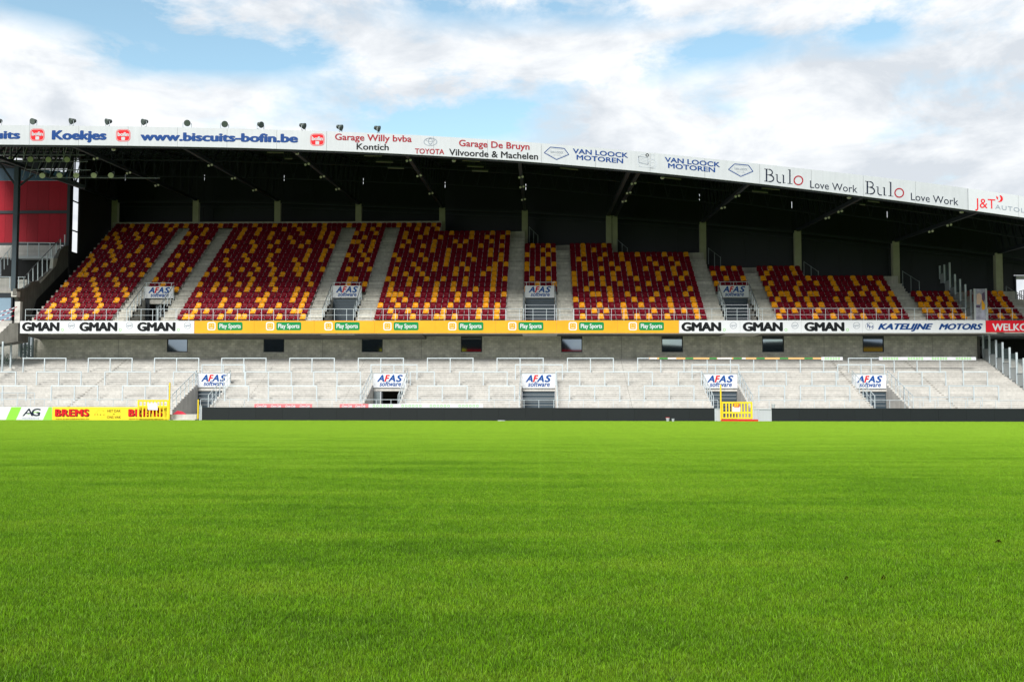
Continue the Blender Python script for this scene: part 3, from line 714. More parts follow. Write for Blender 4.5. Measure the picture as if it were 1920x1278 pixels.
def bulo(x, y, sl):
    s = [(x+1.5, y), (x+1.5, y-23.5)]
    def P(a, b): return (x+a, y+b+a*sl)
    # B: stem, serifs and two bowls
    line(f4, [P(4.2, 0), P(4.2, -23.5)], 2.8, YR, M['ink_navy'])
    line(f4, [P(0, -.5), P(10, -.3)], 1.1, YR, M['ink_navy']); line(f4, [P(0, -23.2), P(9, -23.2)], 1.1, YR, M['ink_navy'])
    def arc(cx, cy, ax, ay, a0, a1, n=10): return [P(cx+ax*math.cos(R(a0+(a1-a0)*i/n)), cy+ay*math.sin(R(a0+(a1-a0)*i/n))) for i in range(n+1)]
    line(f4, arc(9, -18, 6.2, 5.2, -90, 90), 2.1, YR, M['ink_navy']); line(f4, arc(9.5, -6.6, 8.2, 6.2, -90, 90), 2.4, YR, M['ink_navy']); line(f4, [P(5, -12.8), P(10, -12.7)], 1.1, YR, M['ink_navy'])
    # u
    line(f4, [P(24, -15), P(24, -5)]+arc(29, -5, 5, 4.8, 180, 60, 6), 2.1, YR, M['ink_navy']); line(f4, [P(36, -15), P(36, 0)], 2.4, YR, M['ink_navy'])
    line(f4, [P(21, -15), P(25, -15)], 1, YR, M['ink_navy']); line(f4, [P(33, -15), P(37, -15)], 1, YR, M['ink_navy']); line(f4, [P(35.5, -.6), P(40, -.9)], 1, YR, M['ink_navy'])
    # l
    line(f4, [P(48, -.3), P(48, -26.5)], 2.5, YR, M['ink_navy']); line(f4, [P(44.5, -26), P(49, -26.4)], 1, YR, M['ink_navy']); line(f4, [P(43.5, -.4), P(53, -.4)], 1, YR, M['ink_navy'])
    ring(f4, x+64, y-8+64*sl, 9.2, 9.2, 2.3, YR, M['ink_red'])
bulo(1433, 340, .10); bulo(1622, 363, .105)
letters(f4, 'Love Work', 1519, 1607.5, 352, 361.5, 13.5, YR, M['ink_navy'], -.008); letters(f4, 'Love Work', 1708, 1797, 375, 385.3, 13.5, YR, M['ink_navy'], -.008)
f5 = fascia(1813.5, 2190, 'whiter end banner on the roof edge with red ampersand logo', mat('cool_white_panel', (.47, .50, .54), .45, var=.04))
letters(f5, 'J&T', 1828.5, 1866.5, 389, 391.5, 17.5, YR, M['ink_bred'], -.004); letters(f5, 'AUTOLEASE', 1866, 1958, 391.5, 404, 8, YR, M['ink_grey'], -.02, 0, 1.15)
poly(f5, [(1874, 366), (1877, 366.5), (1880, 370), (1880.5, 374.5), (1878, 378), (1874, 379), (1870.5, 378), (1874.5, 376.5), (1876.5, 372.5)], YR, M['ink_bred'])
poly(f5, [(1868, 367), (1871.5, 370.5), (1871, 375), (1868, 371.5)], YR, M['ink_bred'])

# ------------------------------------------------------------------ balcony banners
YP = YB
def balcony(px0, px1, label, m, y0=600.7, y1=624.2, n=None):
    x0, x1 = WX(px0, 612, YP), WX(px1, 612, YP); z0, z1 = WZ(1000, y1, YP), WZ(1000, y0, YP)
    t = thing('balcony_banner', label, 'banner', ((x0+x1)/2, YP, z0), 'banners along the balcony front')
    n = n or max(1, int(round((x1-x0)/4.8)))
    for j in range(n): MB().box(lerp(x0, x1, j/n)+.006, lerp(x0, x1, (j+1)/n)-.006, YP, YP+.05, z0, z1).build('panel', m, t)
    return t
def gman(t, xs_):
    for x0, x1 in xs_:
        letters(t, 'GMAN', x0, x1, 620.6, 620.6, 16.6, YP, M['ink_black'], .055)
        ring(t, x1+5.5, 618, 2.6, 2.6, .8, YP, M['ink_green'], n=14)
        ring(t, x1+22.5, 610, 6.6, 6.2, .7, YP, M['ink_grey'], n=20); letters(t, 'opel', x1+17.5, x1+27.5, 612, 611.6, 4.4, YP, M['ink_grey'], 0, .3)
b1 = balcony(37.5, 364, 'white balcony banner with three black car-dealer words at the left end', M['white_print'])
gman(b1, [(41, 111.5), (148.5, 220), (257, 329)])
b2 = balcony(364.4, 1273, 'long orange-yellow balcony banner with eight green sports-channel labels', M['yellow_print'], n=8)
for gx in (431, 541, 650.5, 761, 882.5, 995, 1108.5, 1221):
    poly(b2, rrect(gx-34.5, 611.3, 15.5, 15.5, 3.5), YP, M['white_print'], front=.006); poly(b2, rrect(gx-34.5, 611.3, 11.3, 11.3, 2), YP, M['yellow_print'], front=.009)
    for q in (-2.4, 2.4): line(b2, [(gx-34.5+q-1.1, 609.2), (gx-34.5+q+1.1, 609.2)], 1.0, YP, M['white_print'], front=.013)
    line(b2, [(gx-37.5, 613.3), (gx-35.5, 614.4), (gx-33.5, 614.4), (gx-31.5, 613.3)], 1.0, YP, M['white_print'], front=.013)
    poly(b2, rrect(gx+.5, 611.3, 47, 15.6, 3), YP, M['green_print'], front=.006)
    letters(b2, 'Play Sports', gx-19.5, gx+20.5, 615, 615, 8.2, YP, M['white_print'], .02)
b3 = balcony(1273.4, 1848, 'white balcony banner with black dealer words and blue italic motor firm name', M['white_print'])
gman(b3, [(1277.5, 1352.5), (1392.5, 1468), (1508, 1583.5)])
ring(b3, 1630.5, 611.5, 8, 7.6, .6, YP, M['ink_grey'], n=20); letters(b3, 'K', 1626, 1632, 614, 614, 8, YP, M['ink_blue'], 0); letters(b3, 'M', 1630, 1637, 616.5, 616.5, 6.5, YP, M['ink_blue'], -.005)
letters(b3, 'KATELIJNE', 1646, 1749.5, 617.6, 617.6, 11.2, YP, M['ink_blue'], .045, .35); letters(b3, 'MOTORS', 1760, 1843, 617.8, 617.8, 11.2, YP, M['ink_blue'], .045, .35)
b4 = balcony(1848.6, 2040, 'bright red balcony banner with a white welcome word at the right end', M['red_print'], 601.5, 622.8)
letters(b4, 'WELKOM', 1860.5, 1941, 619.6, 619.6, 13.2, YP, M['white_print'], .025)

# ------------------------------------------------------------------ doorway signs
def afas(x0, x1, y0, y1, Y, label):
    a, b, z0, z1 = WX(x0, y0, Y), WX(x1, y0, Y), WZ(x0, y1, Y), WZ(x0, y0, Y)
    t = thing('doorway_sign', label, 'sign', ((a+b)/2, Y, z0), 'sponsor signs over the doorways')
    MB().box(a, b, Y, Y+.09, z0, z1).build('board', M['white_print'], t)
    w = x1-x0; h = y1-y0; bl = y0+h*.565; X = lambda u: x0+u*w
    letters(t, 'A', X(.12), X(.335), bl, bl, h*.50, Y, M['ink_afas'], .035, .28); letters(t, 'F', X(.335), X(.50), bl, bl, h*.50, Y, M['ink_bred'], .035, .28)
    letters(t, 'A', X(.45), X(.665), bl, bl, h*.50, Y, M['ink_afas'], .035, .28); letters(t, 'S', X(.685), X(.89), bl, bl, h*.50, Y, M['ink_afas'], .035, .28); letters(t, 'software', X(.19), X(.84), y0+h*.885, y0+h*.885, h*.345, Y, M['ink_afas'], .018, .22)
    return t
ORD = ['first', 'second', 'third', 'fourth', 'fifth', 'sixth', 'seventh', 'eighth', 'ninth', 'tenth', 'eleventh', 'twelfth', 'thirteenth', 'fourteenth', 'fifteenth']
for k, (a, b, c, d) in enumerate(((272, 324.5, 537, 559), (623.5, 677, 535.5, 558), (984.5, 1039.5, 535.5, 558), (1349, 1403.5, 535, 557.5))):
    afas(a, b, c, d, 87.35, 'white blue-lettered sign above the %s upper-tier doorway from the left' % ORD[k])
for k, (a, b, c, d) in enumerate(((370, 431, 700.5, 725.5), (699.7, 762, 700.8, 726.5), (978, 1041, 701, 727.3), (1318.5, 1382.5, 702, 727.5), (1599.5, 1661.5, 702.5, 728))):
    afas(a, b, c, d, DOORY-.2, 'white blue-lettered sign above the %s lower-terrace doorway from the left' % ORD[k])

# ------------------------------------------------------------------ seats
def seat_mesh(name, col):
    prof = [(.36, .30), (.06, .285), (-.005, .37), (.03, .447), (.20, .425), (.36, .44), (.405, .62), (.42, .80), (.45, .80), (.445, .60), (.41, .42)]
    ss = [-1, -.72, -.3, .3, .72, 1]; V = []; n = len(prof)
    for s in ss:
        q = s*s
        for i, (y, z) in enumerate(prof):
            xx = s*.230; yy = y; zz = z
            if i in (1, 2, 3): yy += .07*q*q
            if 3 <= i <= 5: zz += .03*q
            if 5 <= i <= 9: yy -= .05*q
            if i in (7, 8): zz -= .085*q*q; xx *= 1.0
            if i in (5, 10): xx *= .93
            V.append((xx, yy, zz))
    F = []
    for j in range(len(ss)-1):
        for i in range(n): F.append((j*n+i, (j+1)*n+i, (j+1)*n+(i+1) % n, j*n+(i+1) % n))
    F.append(tuple(range(n-1, -1, -1))); F.append(tuple(range((len(ss)-1)*n, len(ss)*n)))
    m = MB(); m.add(V, F); m.mi = 1
    m.box(.236, .262, .24, .36, .30, .53).box(.22, .28, .05, .40, .325, .355).box(.242, .256, .30, .36, .02, .30)
    return m
SM = {}
for nm, cm in (('red', 'red_seat'), ('yellow', 'yellow_seat')):
    mb = seat_mesh('seat', cm); o = mb.build('seat_source', [M[cm], M['bracket']], GS); me = o.data; me.name = nm+'_seat'
    me.transform(Matrix.Translation(GS.location)); bpy.data.objects.remove(o)
    sm = [True]*len(me.polygons)
    me.polygons.foreach_set('use_smooth', [len(p.vertices) == 4 and p.material_index == 0 for p in me.polygons]); me.update(); SM[nm] = me
YEL = [(60, 6.555, {0: '197 475 683', 1: '185 460 805', 2: '243 515 857', 3: '367 567 840 1040', 4: '485 823 1158', 5: '605 805 1137', 6: '395 787 1050', 7: '773 1035', 8: '562 690 950 1210', 9: '675 803 1125',
  10: '660 915 1235', 11: '770 1022', 12: '695 1005 1195', 13: '990 1298', 14: '912 1095', 15: '1078', 16: '875 1058 1295', 17: '1042 1280', 18: '1140', 19: '1235'}),
 (230, 6.555, {19: '295 535 650 770 950 1190', 18: '265 565 1015', 17: '345 797 983', 16: '430 887', 15: '388 727 850 1038', 14: '225', 13: '842', 12: '677', 11: '287', 10: '310 600 730', 9: '687 820', 8: '222 583', 7: '415', 6: '500', 5: '665'}),
 (330, 6.555, {19: '535 715 955', 18: '830 1013', 17: '800 985', 16: '770', 15: '927', 14: '705 960', 13: '607 930', 12: '832', 11: '605 865', 10: '635 965', 9: '470 800 998', 8: '368 635 900', 7: '665 935', 6: '290 493 768 900',
  5: '455 593 868 1005', 4: '285 768', 3: '590 1010 1080', 2: '270 550 765 1047', 1: '230 373 658 942', 0: '115 185 547 768 832'}),
 (480, 6.555, {19: '213 458 700 823', 18: '337 525 832', 17: '187 560 812 935', 16: '160 410 790 912', 15: '260 447 638 893', 14: '168 550 935', 13: '265 652 847', 12: '172 628 823', 11: '142 470 600 800', 10: '178 508', 9: '213 480 548 817',
  8: '185 320 518 655', 7: '220 630', 6: '190 673', 5: '228 507', 4: '130 475 620', 3: '450 592', 2: '275 562', 1: '173 460 530', 0: '285 575'}),
 (600, 6.555, {19: '340 525 708 953 1078', 18: '522 650', 17: '443 690 1047', 16: '548 1033', 15: '400 465 655 1080', 14: '510 638 1003', 13: '488 620', 12: '340 535 905', 11: '385 583 957', 10: '497', 9: '340 607', 7: '365 433', 6: '342 550'}),
 (690, 6.555, {19: '487 610 795', 18: '600 723 848', 17: '458 713', 16: '442 635 890', 15: '493 815', 14: '672 800', 13: '527 788 985', 12: '648 975', 11: '700 965', 10: '550 820 955', 9: '332 605 808', 8: '317 455 657', 7: '230 507 713 920',
  6: '282 490 838', 5: '262 615 827', 4: '245 315 387 600 815', 3: '297 443 798', 2: '135 352 568 713 1003', 1: '263 480 700 920', 0: '317 540 828 905'}),
 (820, 6.555, {17: '178 432 685 878', 16: '422 615 808', 15: '220 350 675', 14: '278 538 798', 13: '662', 12: '392 655 787', 11: '448 785', 10: '305 708 845', 9: '228 363 638 705', 8: '218 563 697', 7: '345 693 833', 6: '195 337 687',
  5: '187 470 682', 4: '247 390 600 820', 3: '235 597', 2: '370 588 733', 1: '507 727', 0: '215 500 725'}),
 (970, 8.243, {14: '235 478', 13: '398 565', 12: '147 482', 11: '395', 10: '143 395 567', 9: '138 310 482', 7: '220 482', 6: '307 563', 5: '120'}),
 (1060, 8.243, {14: '283 615', 13: '290 455', 12: '293 630 882 1140', 11: '213 555 893', 10: '305 733 990', 9: '310 568 828 1003', 8: '145 405 753 1013', 7: '147 585 763 1115', 6: '150 420 597 862', 5: '335 695 1150', 4: '428 523 703 972',
  3: '163 710 1075', 2: '258 540 903', 1: '453 640 915', 0: '268 553 925 1113'}),
 (1190, 8.243, {12: '485 825', 11: '248 585', 10: '345 690', 9: '190 450 620', 8: '378 643 815', 7: '395 745', 6: '232 588', 5: '515 875', 4: '353 805', 3: '278 550 917', 2: '108 570 937', 1: '308 590 775 967', 0: '230 515 985'}),
 (1320, 11.115, {9: '395 628', 8: '195', 7: '468 818', 6: '258'}),
 (1415, 11.11, {9: '348 812', 8: '270 858', 7: '193 668 1140 1615', 6: '355 953 1310 1670', 5: '283 880 1730', 4: '320 565 690 930 1175 1300', 3: '490 735 1105 1715', 2: '410 905 1155 1400', 1: '585 830 1330', 0: '505 1265 1640'}),
 (1560, 11.11, {7: '475 830', 6: '540 1010', 5: '715 1075', 4: '410 655 895 1255', 3: '350 965 1205', 2: '415 900 1270', 1: '225 475 975 1345', 0: '415 665 1290'}),
 (1700, 8.727, {4: '207 675 1400 1595', 3: '360 548 735 1570', 2: '222 320 513 700 1545', 1: '290 390 580 770 1335 1710', 0: '545 740 930 1490 1780'})]
yel = {i: [] for i in range(20)}
for off, sc_, rows in YEL:
    for r, s in rows.items(): yel[r] += [rx(off+float(v)/sc_, r) for v in s.split()]
WHERE = {'1': 'far left block', '2': 'block between first and second upper doorways', '3': 'block between second and third upper doorways', '4': 'block between third and fourth upper doorways',
         '5': 'block right of fourth upper doorway', '6': 'small block beside stepped partition', '7': 'block at the far right edge'}
seats = []
for i in range(20):
    rowseats = []
    blocks = BL.items() if i < 19 else [('top', (XL, XP['e'], 19))]
    for bn, (xa, xb, r0) in blocks:
        if i < r0: continue
        if i == 19 and bn != 'top': continue
        n = int(round((xb-xa)/.5)); p = (xb-xa)/n; idx = 0
        for j in range(n):
            x = xa+p*(j+.5)
            if x > row_right(i)-.2: break
            if bn == '7' and i > 4: break
            rowseats.append([x, i, bn, j+1, 'red', min(1, p/.5)])
    for xy in yel[i]:
        if rowseats:
            s = min(rowseats, key=lambda q: abs(q[0]-xy))
            if abs(s[0]-xy) < .6: s[4] = 'yellow'
    seats += rowseats
def nth(n): return '%d%s' % (n, 'th' if 10 <= n % 100 <= 20 else {1: 'st', 2: 'nd', 3: 'rd'}.get(n % 10, 'th'))
order = sorted(seats, key=lambda q: (q[1], abs(q[0]-1)))
single = {(round(q[0], 3), q[1]) for q in order[:300]}
rest = []
for s in seats:
    x, i, bn, j, col, sc_ = s; loc = (x, rowY(i)+.30, rowF(i)+.02)
    if (round(x, 3), i) in single:
        o = bpy.data.objects.new('stadium_seat', SM[col]); C.objects.link(o); o.location = loc; o.scale = (sc_, 1, 1)
        rn = ['front row', 'second row', 'third row'][min(i, 2)]
        tag(o, '%s seat, %s, %s from left, %s' % ('dark red' if col == 'red' else 'yellow', rn, nth(j), WHERE[bn]), 'seat', 'dark red and yellow plastic seats of the upper tier')
    else: rest.append((loc, col, sc_))
V = []; Fs = []; MI = []; base = 0
src = {}
for c in SM:
    me = SM[c]; co = np.zeros(len(me.vertices)*3); me.vertices.foreach_get('co', co); src[c] = (co.reshape(-1, 3), [tuple(p.vertices) for p in me.polygons], [p.material_index for p in me.polygons], [p.use_smooth for p in me.polygons])
SMO = []
for loc, c, sc_ in rest:
    co, fs, mi, smf = src[c]; V += (co*np.array([sc_, 1, 1])+np.array(loc)).tolist()
    Fs += [tuple(v+base for v in f) for f in fs]; MI += [1 if k else (0 if c == 'red' else 2) for k in mi]; SMO += smf; base += len(co)
me = bpy.data.meshes.new('upper_seats'); me.from_pydata(V, [], Fs)
for k in ('red_seat', 'bracket', 'yellow_seat'): me.materials.append(M[k])
me.polygons.foreach_set('material_index', MI); me.polygons.foreach_set('use_smooth', SMO); me.update()
o = bpy.data.objects.new('stadium_seats', me); C.objects.link(o); tag(o, 'mass of dark red and yellow seats filling the rows above the third', 'seats', None, 'stuff')

# ------------------------------------------------------------------ rails and barriers
def rail_run(name, label, x0, x1, Y, zb, zt, step, mids=(), group=None, r=.022, curl=None):
    t = thing(name, label, 'railing', ((x0+x1)/2, Y, zb), group)
    n = max(1, int(round((x1-x0)/step))); MB().tube((x0, Y, zt), (x1, Y, zt), r).build('top_rail', M['galv'], t)
    for z in mids: MB().tube((x0, Y, z), (x1, Y, z), r*.7).build('mid_rail', M['galv'], t)
    pm = None
    for i in range(n+1):
        x = lerp(x0, x1, i/n)
        MB().bar((x, Y+.003, zb), (x, Y+.003, zt-r*.8), .032).build('post', M['galv'], t)
    return t
zt_, zm_ = WZ(960, 578.8, 83.25), WZ(960, 590.3, 83.25)
rail_run('balcony_railing', 'slim steel railing in front of the far left seat block', WX(48, 580, 83.25), WX(330, 580, 83.25), 83.25, 7.86, zt_, 1.0, (zm_,), 'railings on the balcony edge')
rail_run('balcony_railing', 'slim steel railing in front of the seats between first and third upper doorways', WX(332, 580, 83.25), WX(948, 580, 83.25), 83.25, 7.86, zt_, 1.02, (zm_,), 'railings on the balcony edge')
rail_run('balcony_railing', 'slim steel railing crossing before the third upper doorway', WX(949, 580, 83.25), WX(1075, 580, 83.25), 83.25, 7.86, zt_, 1.02, (zm_,), 'railings on the balcony edge')
rail_run('balcony_railing', 'slim steel railing from the fourth seat block to the stepped partition', WX(1076, 580, 83.25), WX(1810, 580, 83.25), 83.25, 7.86, zt_, 1.02, (zm_,), 'railings on the balcony edge')
rail_run('balcony_railing', 'slim steel railing above the red banner at the far right', WX(1852, 580, 83.25), WX(1990, 580, 83.25), 83.25, 7.86, zt_, 1.02, (zm_,), 'railings on the balcony edge')
YF = 75.55
zf = WZ(960, 749.2, YF)
rail_run('terrace_railing', 'low steel railing behind the yellow and green boards at the left', -50, WX(316, 750, YF), YF, .7, zf, 1.05, (), 'railings along the terrace front')
rail_run('terrace_railing', 'long low steel railing behind the dark perimeter boards in the middle', WX(376, 750, YF), WX(1346, 750, YF), YF, .7, zf, 1.09, (), 'railings along the terrace front')
rail_run('terrace_railing', 'low steel railing behind the dark perimeter boards at the right', WX(1414, 750, YF), 50, YF, .7, zf, 1.09, (), 'railings along the terrace front')
rail_run('side_railing', 'short low steel railing on the terrace at the left edge', WX(-60, 735, 76.4), WX(65, 735, 76.4), 76.4, 1.0, WZ(30, 736, 76.4), 1.2, (), 'short railings on the terrace')
rail_run('side_railing', 'short low steel railing on the terrace right of the fifth lower doorway', WX(1703, 744, 76.4), WX(1842, 744, 76.4), 76.4, 1.0, WZ(1770, 744.5, 76.4), 1.2, (), 'short railings on the terrace')

BAR = [  # row, y top, Y depth, [(left, right, bays)]
 ('top', 671.3, 83.5, [(43, 125, 2), (165, 249, 2), (289, 374, 2), (415, 500, 2), (542.5, 628, 2), (671, 757.5, 2), (800.5, 888, 2), (931, 1019.5, 2), (1063, 1151, 2), (1194.5, 1545, 8), (1589.5, 1806, 5)]),
 ('second', 683.6, 82.1, [(378, 460, 2), (694.7, 783, 2), (965.5, 1055.5, 2), (1296.5, 1386, 2), (1569.5, 1659, 2)]),
 ('third', 696.8, 80.5, [(-58, 31, 2), (68, 153.5, 2), (196, 282.7, 2), (324.5, 368, 1), (459.5, 547.5, 2), (587.5, 677, 2), (768.5, 815.5, 1), (860.5, 952, 2), (1041, 1088, 1), (1133, 1224, 2), (1270.8, 1316, 1), (1386, 1475, 2), (1521, 1568.5, 1), (1683, 1774, 2), (1805, 1852, 1)]),
 ('lowest', 723.0, 77.5, [(-40, 50.5, 2), (95.6, 184.5, 2), (229, 316, 2), (421, 467.5, 1), (502.5, 595, 2), (630, 677.5, 1), (782, 877, 2), (916, 966, 1), (1067, 1163, 2), (1207, 1302, 2), (1421.5, 1472, 1), (1499.5, 1594, 2), (1694, 1744, 1), (1778, 1873, 2)])]
bcache = {}
for rn, yt, Y, segs_ in BAR:
    step_i = int((Y-T0)/TD); zb = tZ(step_i); 
    for q, (a, b, nb) in enumerate(segs_):
        x0, x1 = WX(a+1, yt, Y), WX(b-1, yt, Y); zt = WZ((a+b)/2, yt, Y)
        if rn == 'second': lab = 'galvanised crush barrier directly above the %s lower doorway from the left' % ORD[q]
        elif nb > 2: lab = 'long galvanised crush barrier in the top row %s' % ('carrying an orange and green strip' if nb == 8 else 'below the rightmost window')
        else: lab = 'galvanised crush barrier in the %s terrace row, %s from the left' % ({'third': 'middle', 'top': 'top', 'lowest': 'lowest'}[rn], ORD[q])
        t = thing('crush_barrier', lab, 'crush barrier', ((x0+x1)/2, Y, zb), 'crush barriers on the standing terrace')
        MB().bar((x0-.035, Y, zt), (x1+.035, Y, zt), .075).build('top_rail', M['galv'], t)
        for i in range(nb+1):
            x = lerp(x0, x1, i/nb); MB().box(x-.038, x+.038, Y-.036, Y+.036, zb-.01, zt-.038).box(x-.09, x+.09, Y-.09, Y+.09, zb-.008, zb+.012).build('post', M['galv'], t)
# strips hung on the top barriers
def strip(x0, x1, y0, y1, Y, label, m, parts=()):
    a, b, z0, z1 = WX(x0, y0, Y), WX(x1, y0, Y), WZ((x0+x1)/2, y1, Y), WZ((x0+x1)/2, y0, Y)
    t = thing('advertising_strip', label, 'banner', ((a+b)/2, Y, z0)); MB().box(a, b, Y, Y+.03, z0, z1).build('strip', m, t); return t
t = strip(1217, 1540, 669.9, 673.2, 83.4, 'narrow orange and green strip hung along the long top barrier', mat('faded_orange', (.66, .40, .16), .5))
for a, b, m_ in ((1236, 1252, 'green_print'), (1252, 1268, 'white_print'), (1285, 1300, 'green_print'), (1330, 1344, 'green_print'), (1375, 1391, 'green_print'), (1391, 1398, 'white_print'), (1418, 1434, 'green_print'), (1462, 1478, 'green_print'), (1508, 1524, 'green_print'), (1218, 1232, 'white_print'), (1345, 1372, 'white_print')):
    poly(t, [(a, 670.2), (b, 670.2), (b, 672.9), (a, 672.9)], 83.4, M[m_], 'print')
def rings(t, x0, n, w, y, Y):
    for i in range(n): ring(t, x0+i*w, y, w*.38, 2.2, .9, Y, M['ink_green'], n=10)
t = strip(1540, 1580, 669, 675, 83.4, 'short white strip with green rings at the end of the orange strip', M['white_print']); rings(t, 1548, 6, 5, 672, 83.4)
t = strip(1648, 1830, 669, 675, 83.4, 'white strip with groups of green rings below the rightmost window', M['white_print'])
for x in (1657, 1704, 1749, 1794): rings(t, x, 6, 5, 672, 83.4)
t = strip(477, 585, 757, 768, 75.3, 'faded red strip with white script behind the boards, left of its twin', mat('faded_red', (.72, .18, .20), .5))
for x in (481, 508, 535, 562): letters(t, 'Coca-Cola', x, x+19, 763.5, 763.5, 5, 75.3, M['white_print'], .03, .4)
t = strip(637, 690.5, 757, 768, 75.3, 'short faded red strip with white script beside the white ringed strip', bpy.data.materials['faded_red'])
for x in (641, 666): letters(t, 'Coca-Cola', x, x+19, 763.5, 763.5, 5, 75.3, M['white_print'], .03, .4)
t = strip(691, 906, 757, 768, 75.3, 'white strip with green rings behind the boards below the second doorway', M['white_print'])
for x in (701, 755, 808, 862): rings(t, x, 6, 6.6, 760.5, 75.3)

# railings on the doorway side walls
def stair_rail(name, label, X, pts, lean=None, group=None):
    """pts: (Y, base z, top z)"""
    t = thing(name, label, 'railing', (X, pts[0][0], pts[0][1]), group)
    tp = [(X, y, zt) for y, zb, zt in pts]; m = MB()
    for a, b in zip(tp, tp[1:]): m.tube(a, b, .032)
    m.build('handrail', M['galv'] if not lean else M['galv_dark'], t)
    m = MB()
    for (ya, za, ta), (yb, zb, tb) in zip(pts, pts[1:]): m.tube((X, ya, (za+ta)/2), (X, yb, (zb+tb)/2), .016)
    m.build('mid_rail', M['galv'], t)
    for y, zb, zt in pts: MB().bar((X, y, zb-.12), (X, y, zt-.02), .045).build('post', M['galv'], t)
    return t
for k, (x0, x1) in enumerate(LV):
    for sd_, X in (('left', x0-.1), ('right', x1+.1)):
        pts = []
        for j in range(7):
            y = lerp(T0+.15, DOORY-.1, j/6); zb = TZ+TR*(y-T0)/TD; pts.append((y, zb, zb+1.02))
        stair_rail('doorway_railing', 'sloping steel railing on the %s side of the %s lower doorway' % (sd_, ORD[k]), X, pts, None, 'railings beside the lower doorways')
    zt = WZ(1000, 700.5, DOORY); MB().tube((x0-.1, DOORY-.1, zt), (x1+.1, DOORY-.1, zt), .03).build('cross_rail', M['galv'], GS)
for k, (x0, x1) in enumerate(VOM):
    for sd_, X in (('left', x0-.08), ('right', x1+.08)):
        pts = []
        for j in range(6):
            y = lerp(Y0+.3, 87.4, j/5); zb = F0+DB*(y-Y0)/DA; pts.append((y, zb-.2, zb+1.0))
        stair_rail('doorway_railing', 'dark-topped sloping railing on the %s side of the %s upper doorway' % (sd_, ORD[k]), X, pts, 1, 'railings beside the upper doorways')
    zt = WZ(1000, 529, 87.4); MB().tube((x0-.08, 87.4, zt), (x1+.08, 87.4, zt), .025).build('cross_rail', M['galv'], GS)
    for u in (.05, .5, .95): x = lerp(x0, x1, u); MB().bar((x, 87.4, zt-.9), (x, 87.4, zt), .035).build('cross_post', M['galv'], GS)
# handrails where the upper aisles drop beside the pillars
for k in (6, 7, 8, 9, 10, 11):
    x, z, y = PX3[k]; top = [17, 14, 12, 9, 7, 4, 4][k-6+0]; top = {6: 17, 7: 14, 8: 12, 9: 9, 10: 7, 11: 4}[k]
    t = thing('handrail', 'thin steel handrail at the foot of the %s concrete pillar from the right' % ORD[11-k], 'railing', (x+.5, y-.5, rowF(top)-.3), 'handrails beside the rear pillars')
    for q in range(3):
        MB().bar((x+.45+.42*q, y-.2-.8*q, rowF(top-q)-.3), (x+.45+.42*q, y-.2-.8*q, rowF(top-q)+1.25), .05).build('post', M['galv_dark'], t)
    MB().tube((x+.45, y-.2, rowF(top)+1.2), (x+.45+.84, y-1.8, rowF(top-2)+1.2), .03).build('top_rail', M['galv_dark'], t)

# ------------------------------------------------------------------ lamps
def flood(px, py, yaw, label):
    p = W(px, py+1.2, YR+.5); t = thing('floodlight', label, 'floodlight', (p.x, YR+.5, zft(p.x)), 'floodlights along the roof edge')
    c = Vector((p.x, YR+.5, p.z)); d = Vector((math.sin(yaw), -math.cos(yaw), -.35)).normalized()
    MB().tube(c-d*.16, c+d*.10, .15, 14, .245).tube(c-d*.30, c-d*.16, .12, 10, .17).build('housing', M['lamp_body'], t, True)
    MB().tube(c+d*.10, c+d*.125, .22, 14).build('glass', mat('lamp_glass_dark', (.10, .13, .12), .12, .3) if 'lamp_glass_dark' not in bpy.data.materials else bpy.data.materials['lamp_glass_dark'], t)
    s = d.cross(Vector((0, 0, 1))).normalized()*.30; zb = zft(p.x); m = MB()
    m.bar(c+s, (c.x+s.x, c.y+s.y, zb+.1), .035).bar(c-s, (c.x-s.x, c.y-s.y, zb+.1), .035).bar((c.x+s.x, c.y+s.y, zb+.1), (c.x-s.x, c.y-s.y, zb+.1), .04)
    m.build('yoke', M['galv_dark'], t); MB().box(c.x-.2, c.x+.2, c.y-.1, c.y+.1, zb-.02, zb+.09).build('base', M['galv'], t)
FL = [(-3, 226), (62.5, 226.5), (134.5, 226), (202, 227), (270, 227.5), (351, 229.5), (421, 231.5), (488.5, 232.5), (569, 235), (638.5, 238), (709, 240)]
for k, (x, y) in enumerate(FL):
    flood(x, y, [-.25, -.2, -.7, -.7, -.6, .35, .45, .9, 1.35, 1.4, 1.5][k], '%s floodlight from the left on the roof edge, %s' % (ORD[k], 'cut by the frame' if k == 0 else ('turned to show its round face' if k < 8 else 'turned sideways')))
CH = [(2, [(147, 291), (206, 315), (266, 339)]), (3, [(363, 302), (408, 325), (460, 349)]), (4, [(554, 301), (584, 322), (621, 346)]), (5, [(748, 291), (772, 321), (800, 354)]),
      (6, [(972, 325), (975, 342), (981, 367)]), (7, [(1190, 341), (1182, 357), (1172, 374)]), (8, [(1397, 362), (1367, 383)]), (9, [(1600, 391), (1569, 403)]), (10, [(1816, 417), (1772, 429)])]
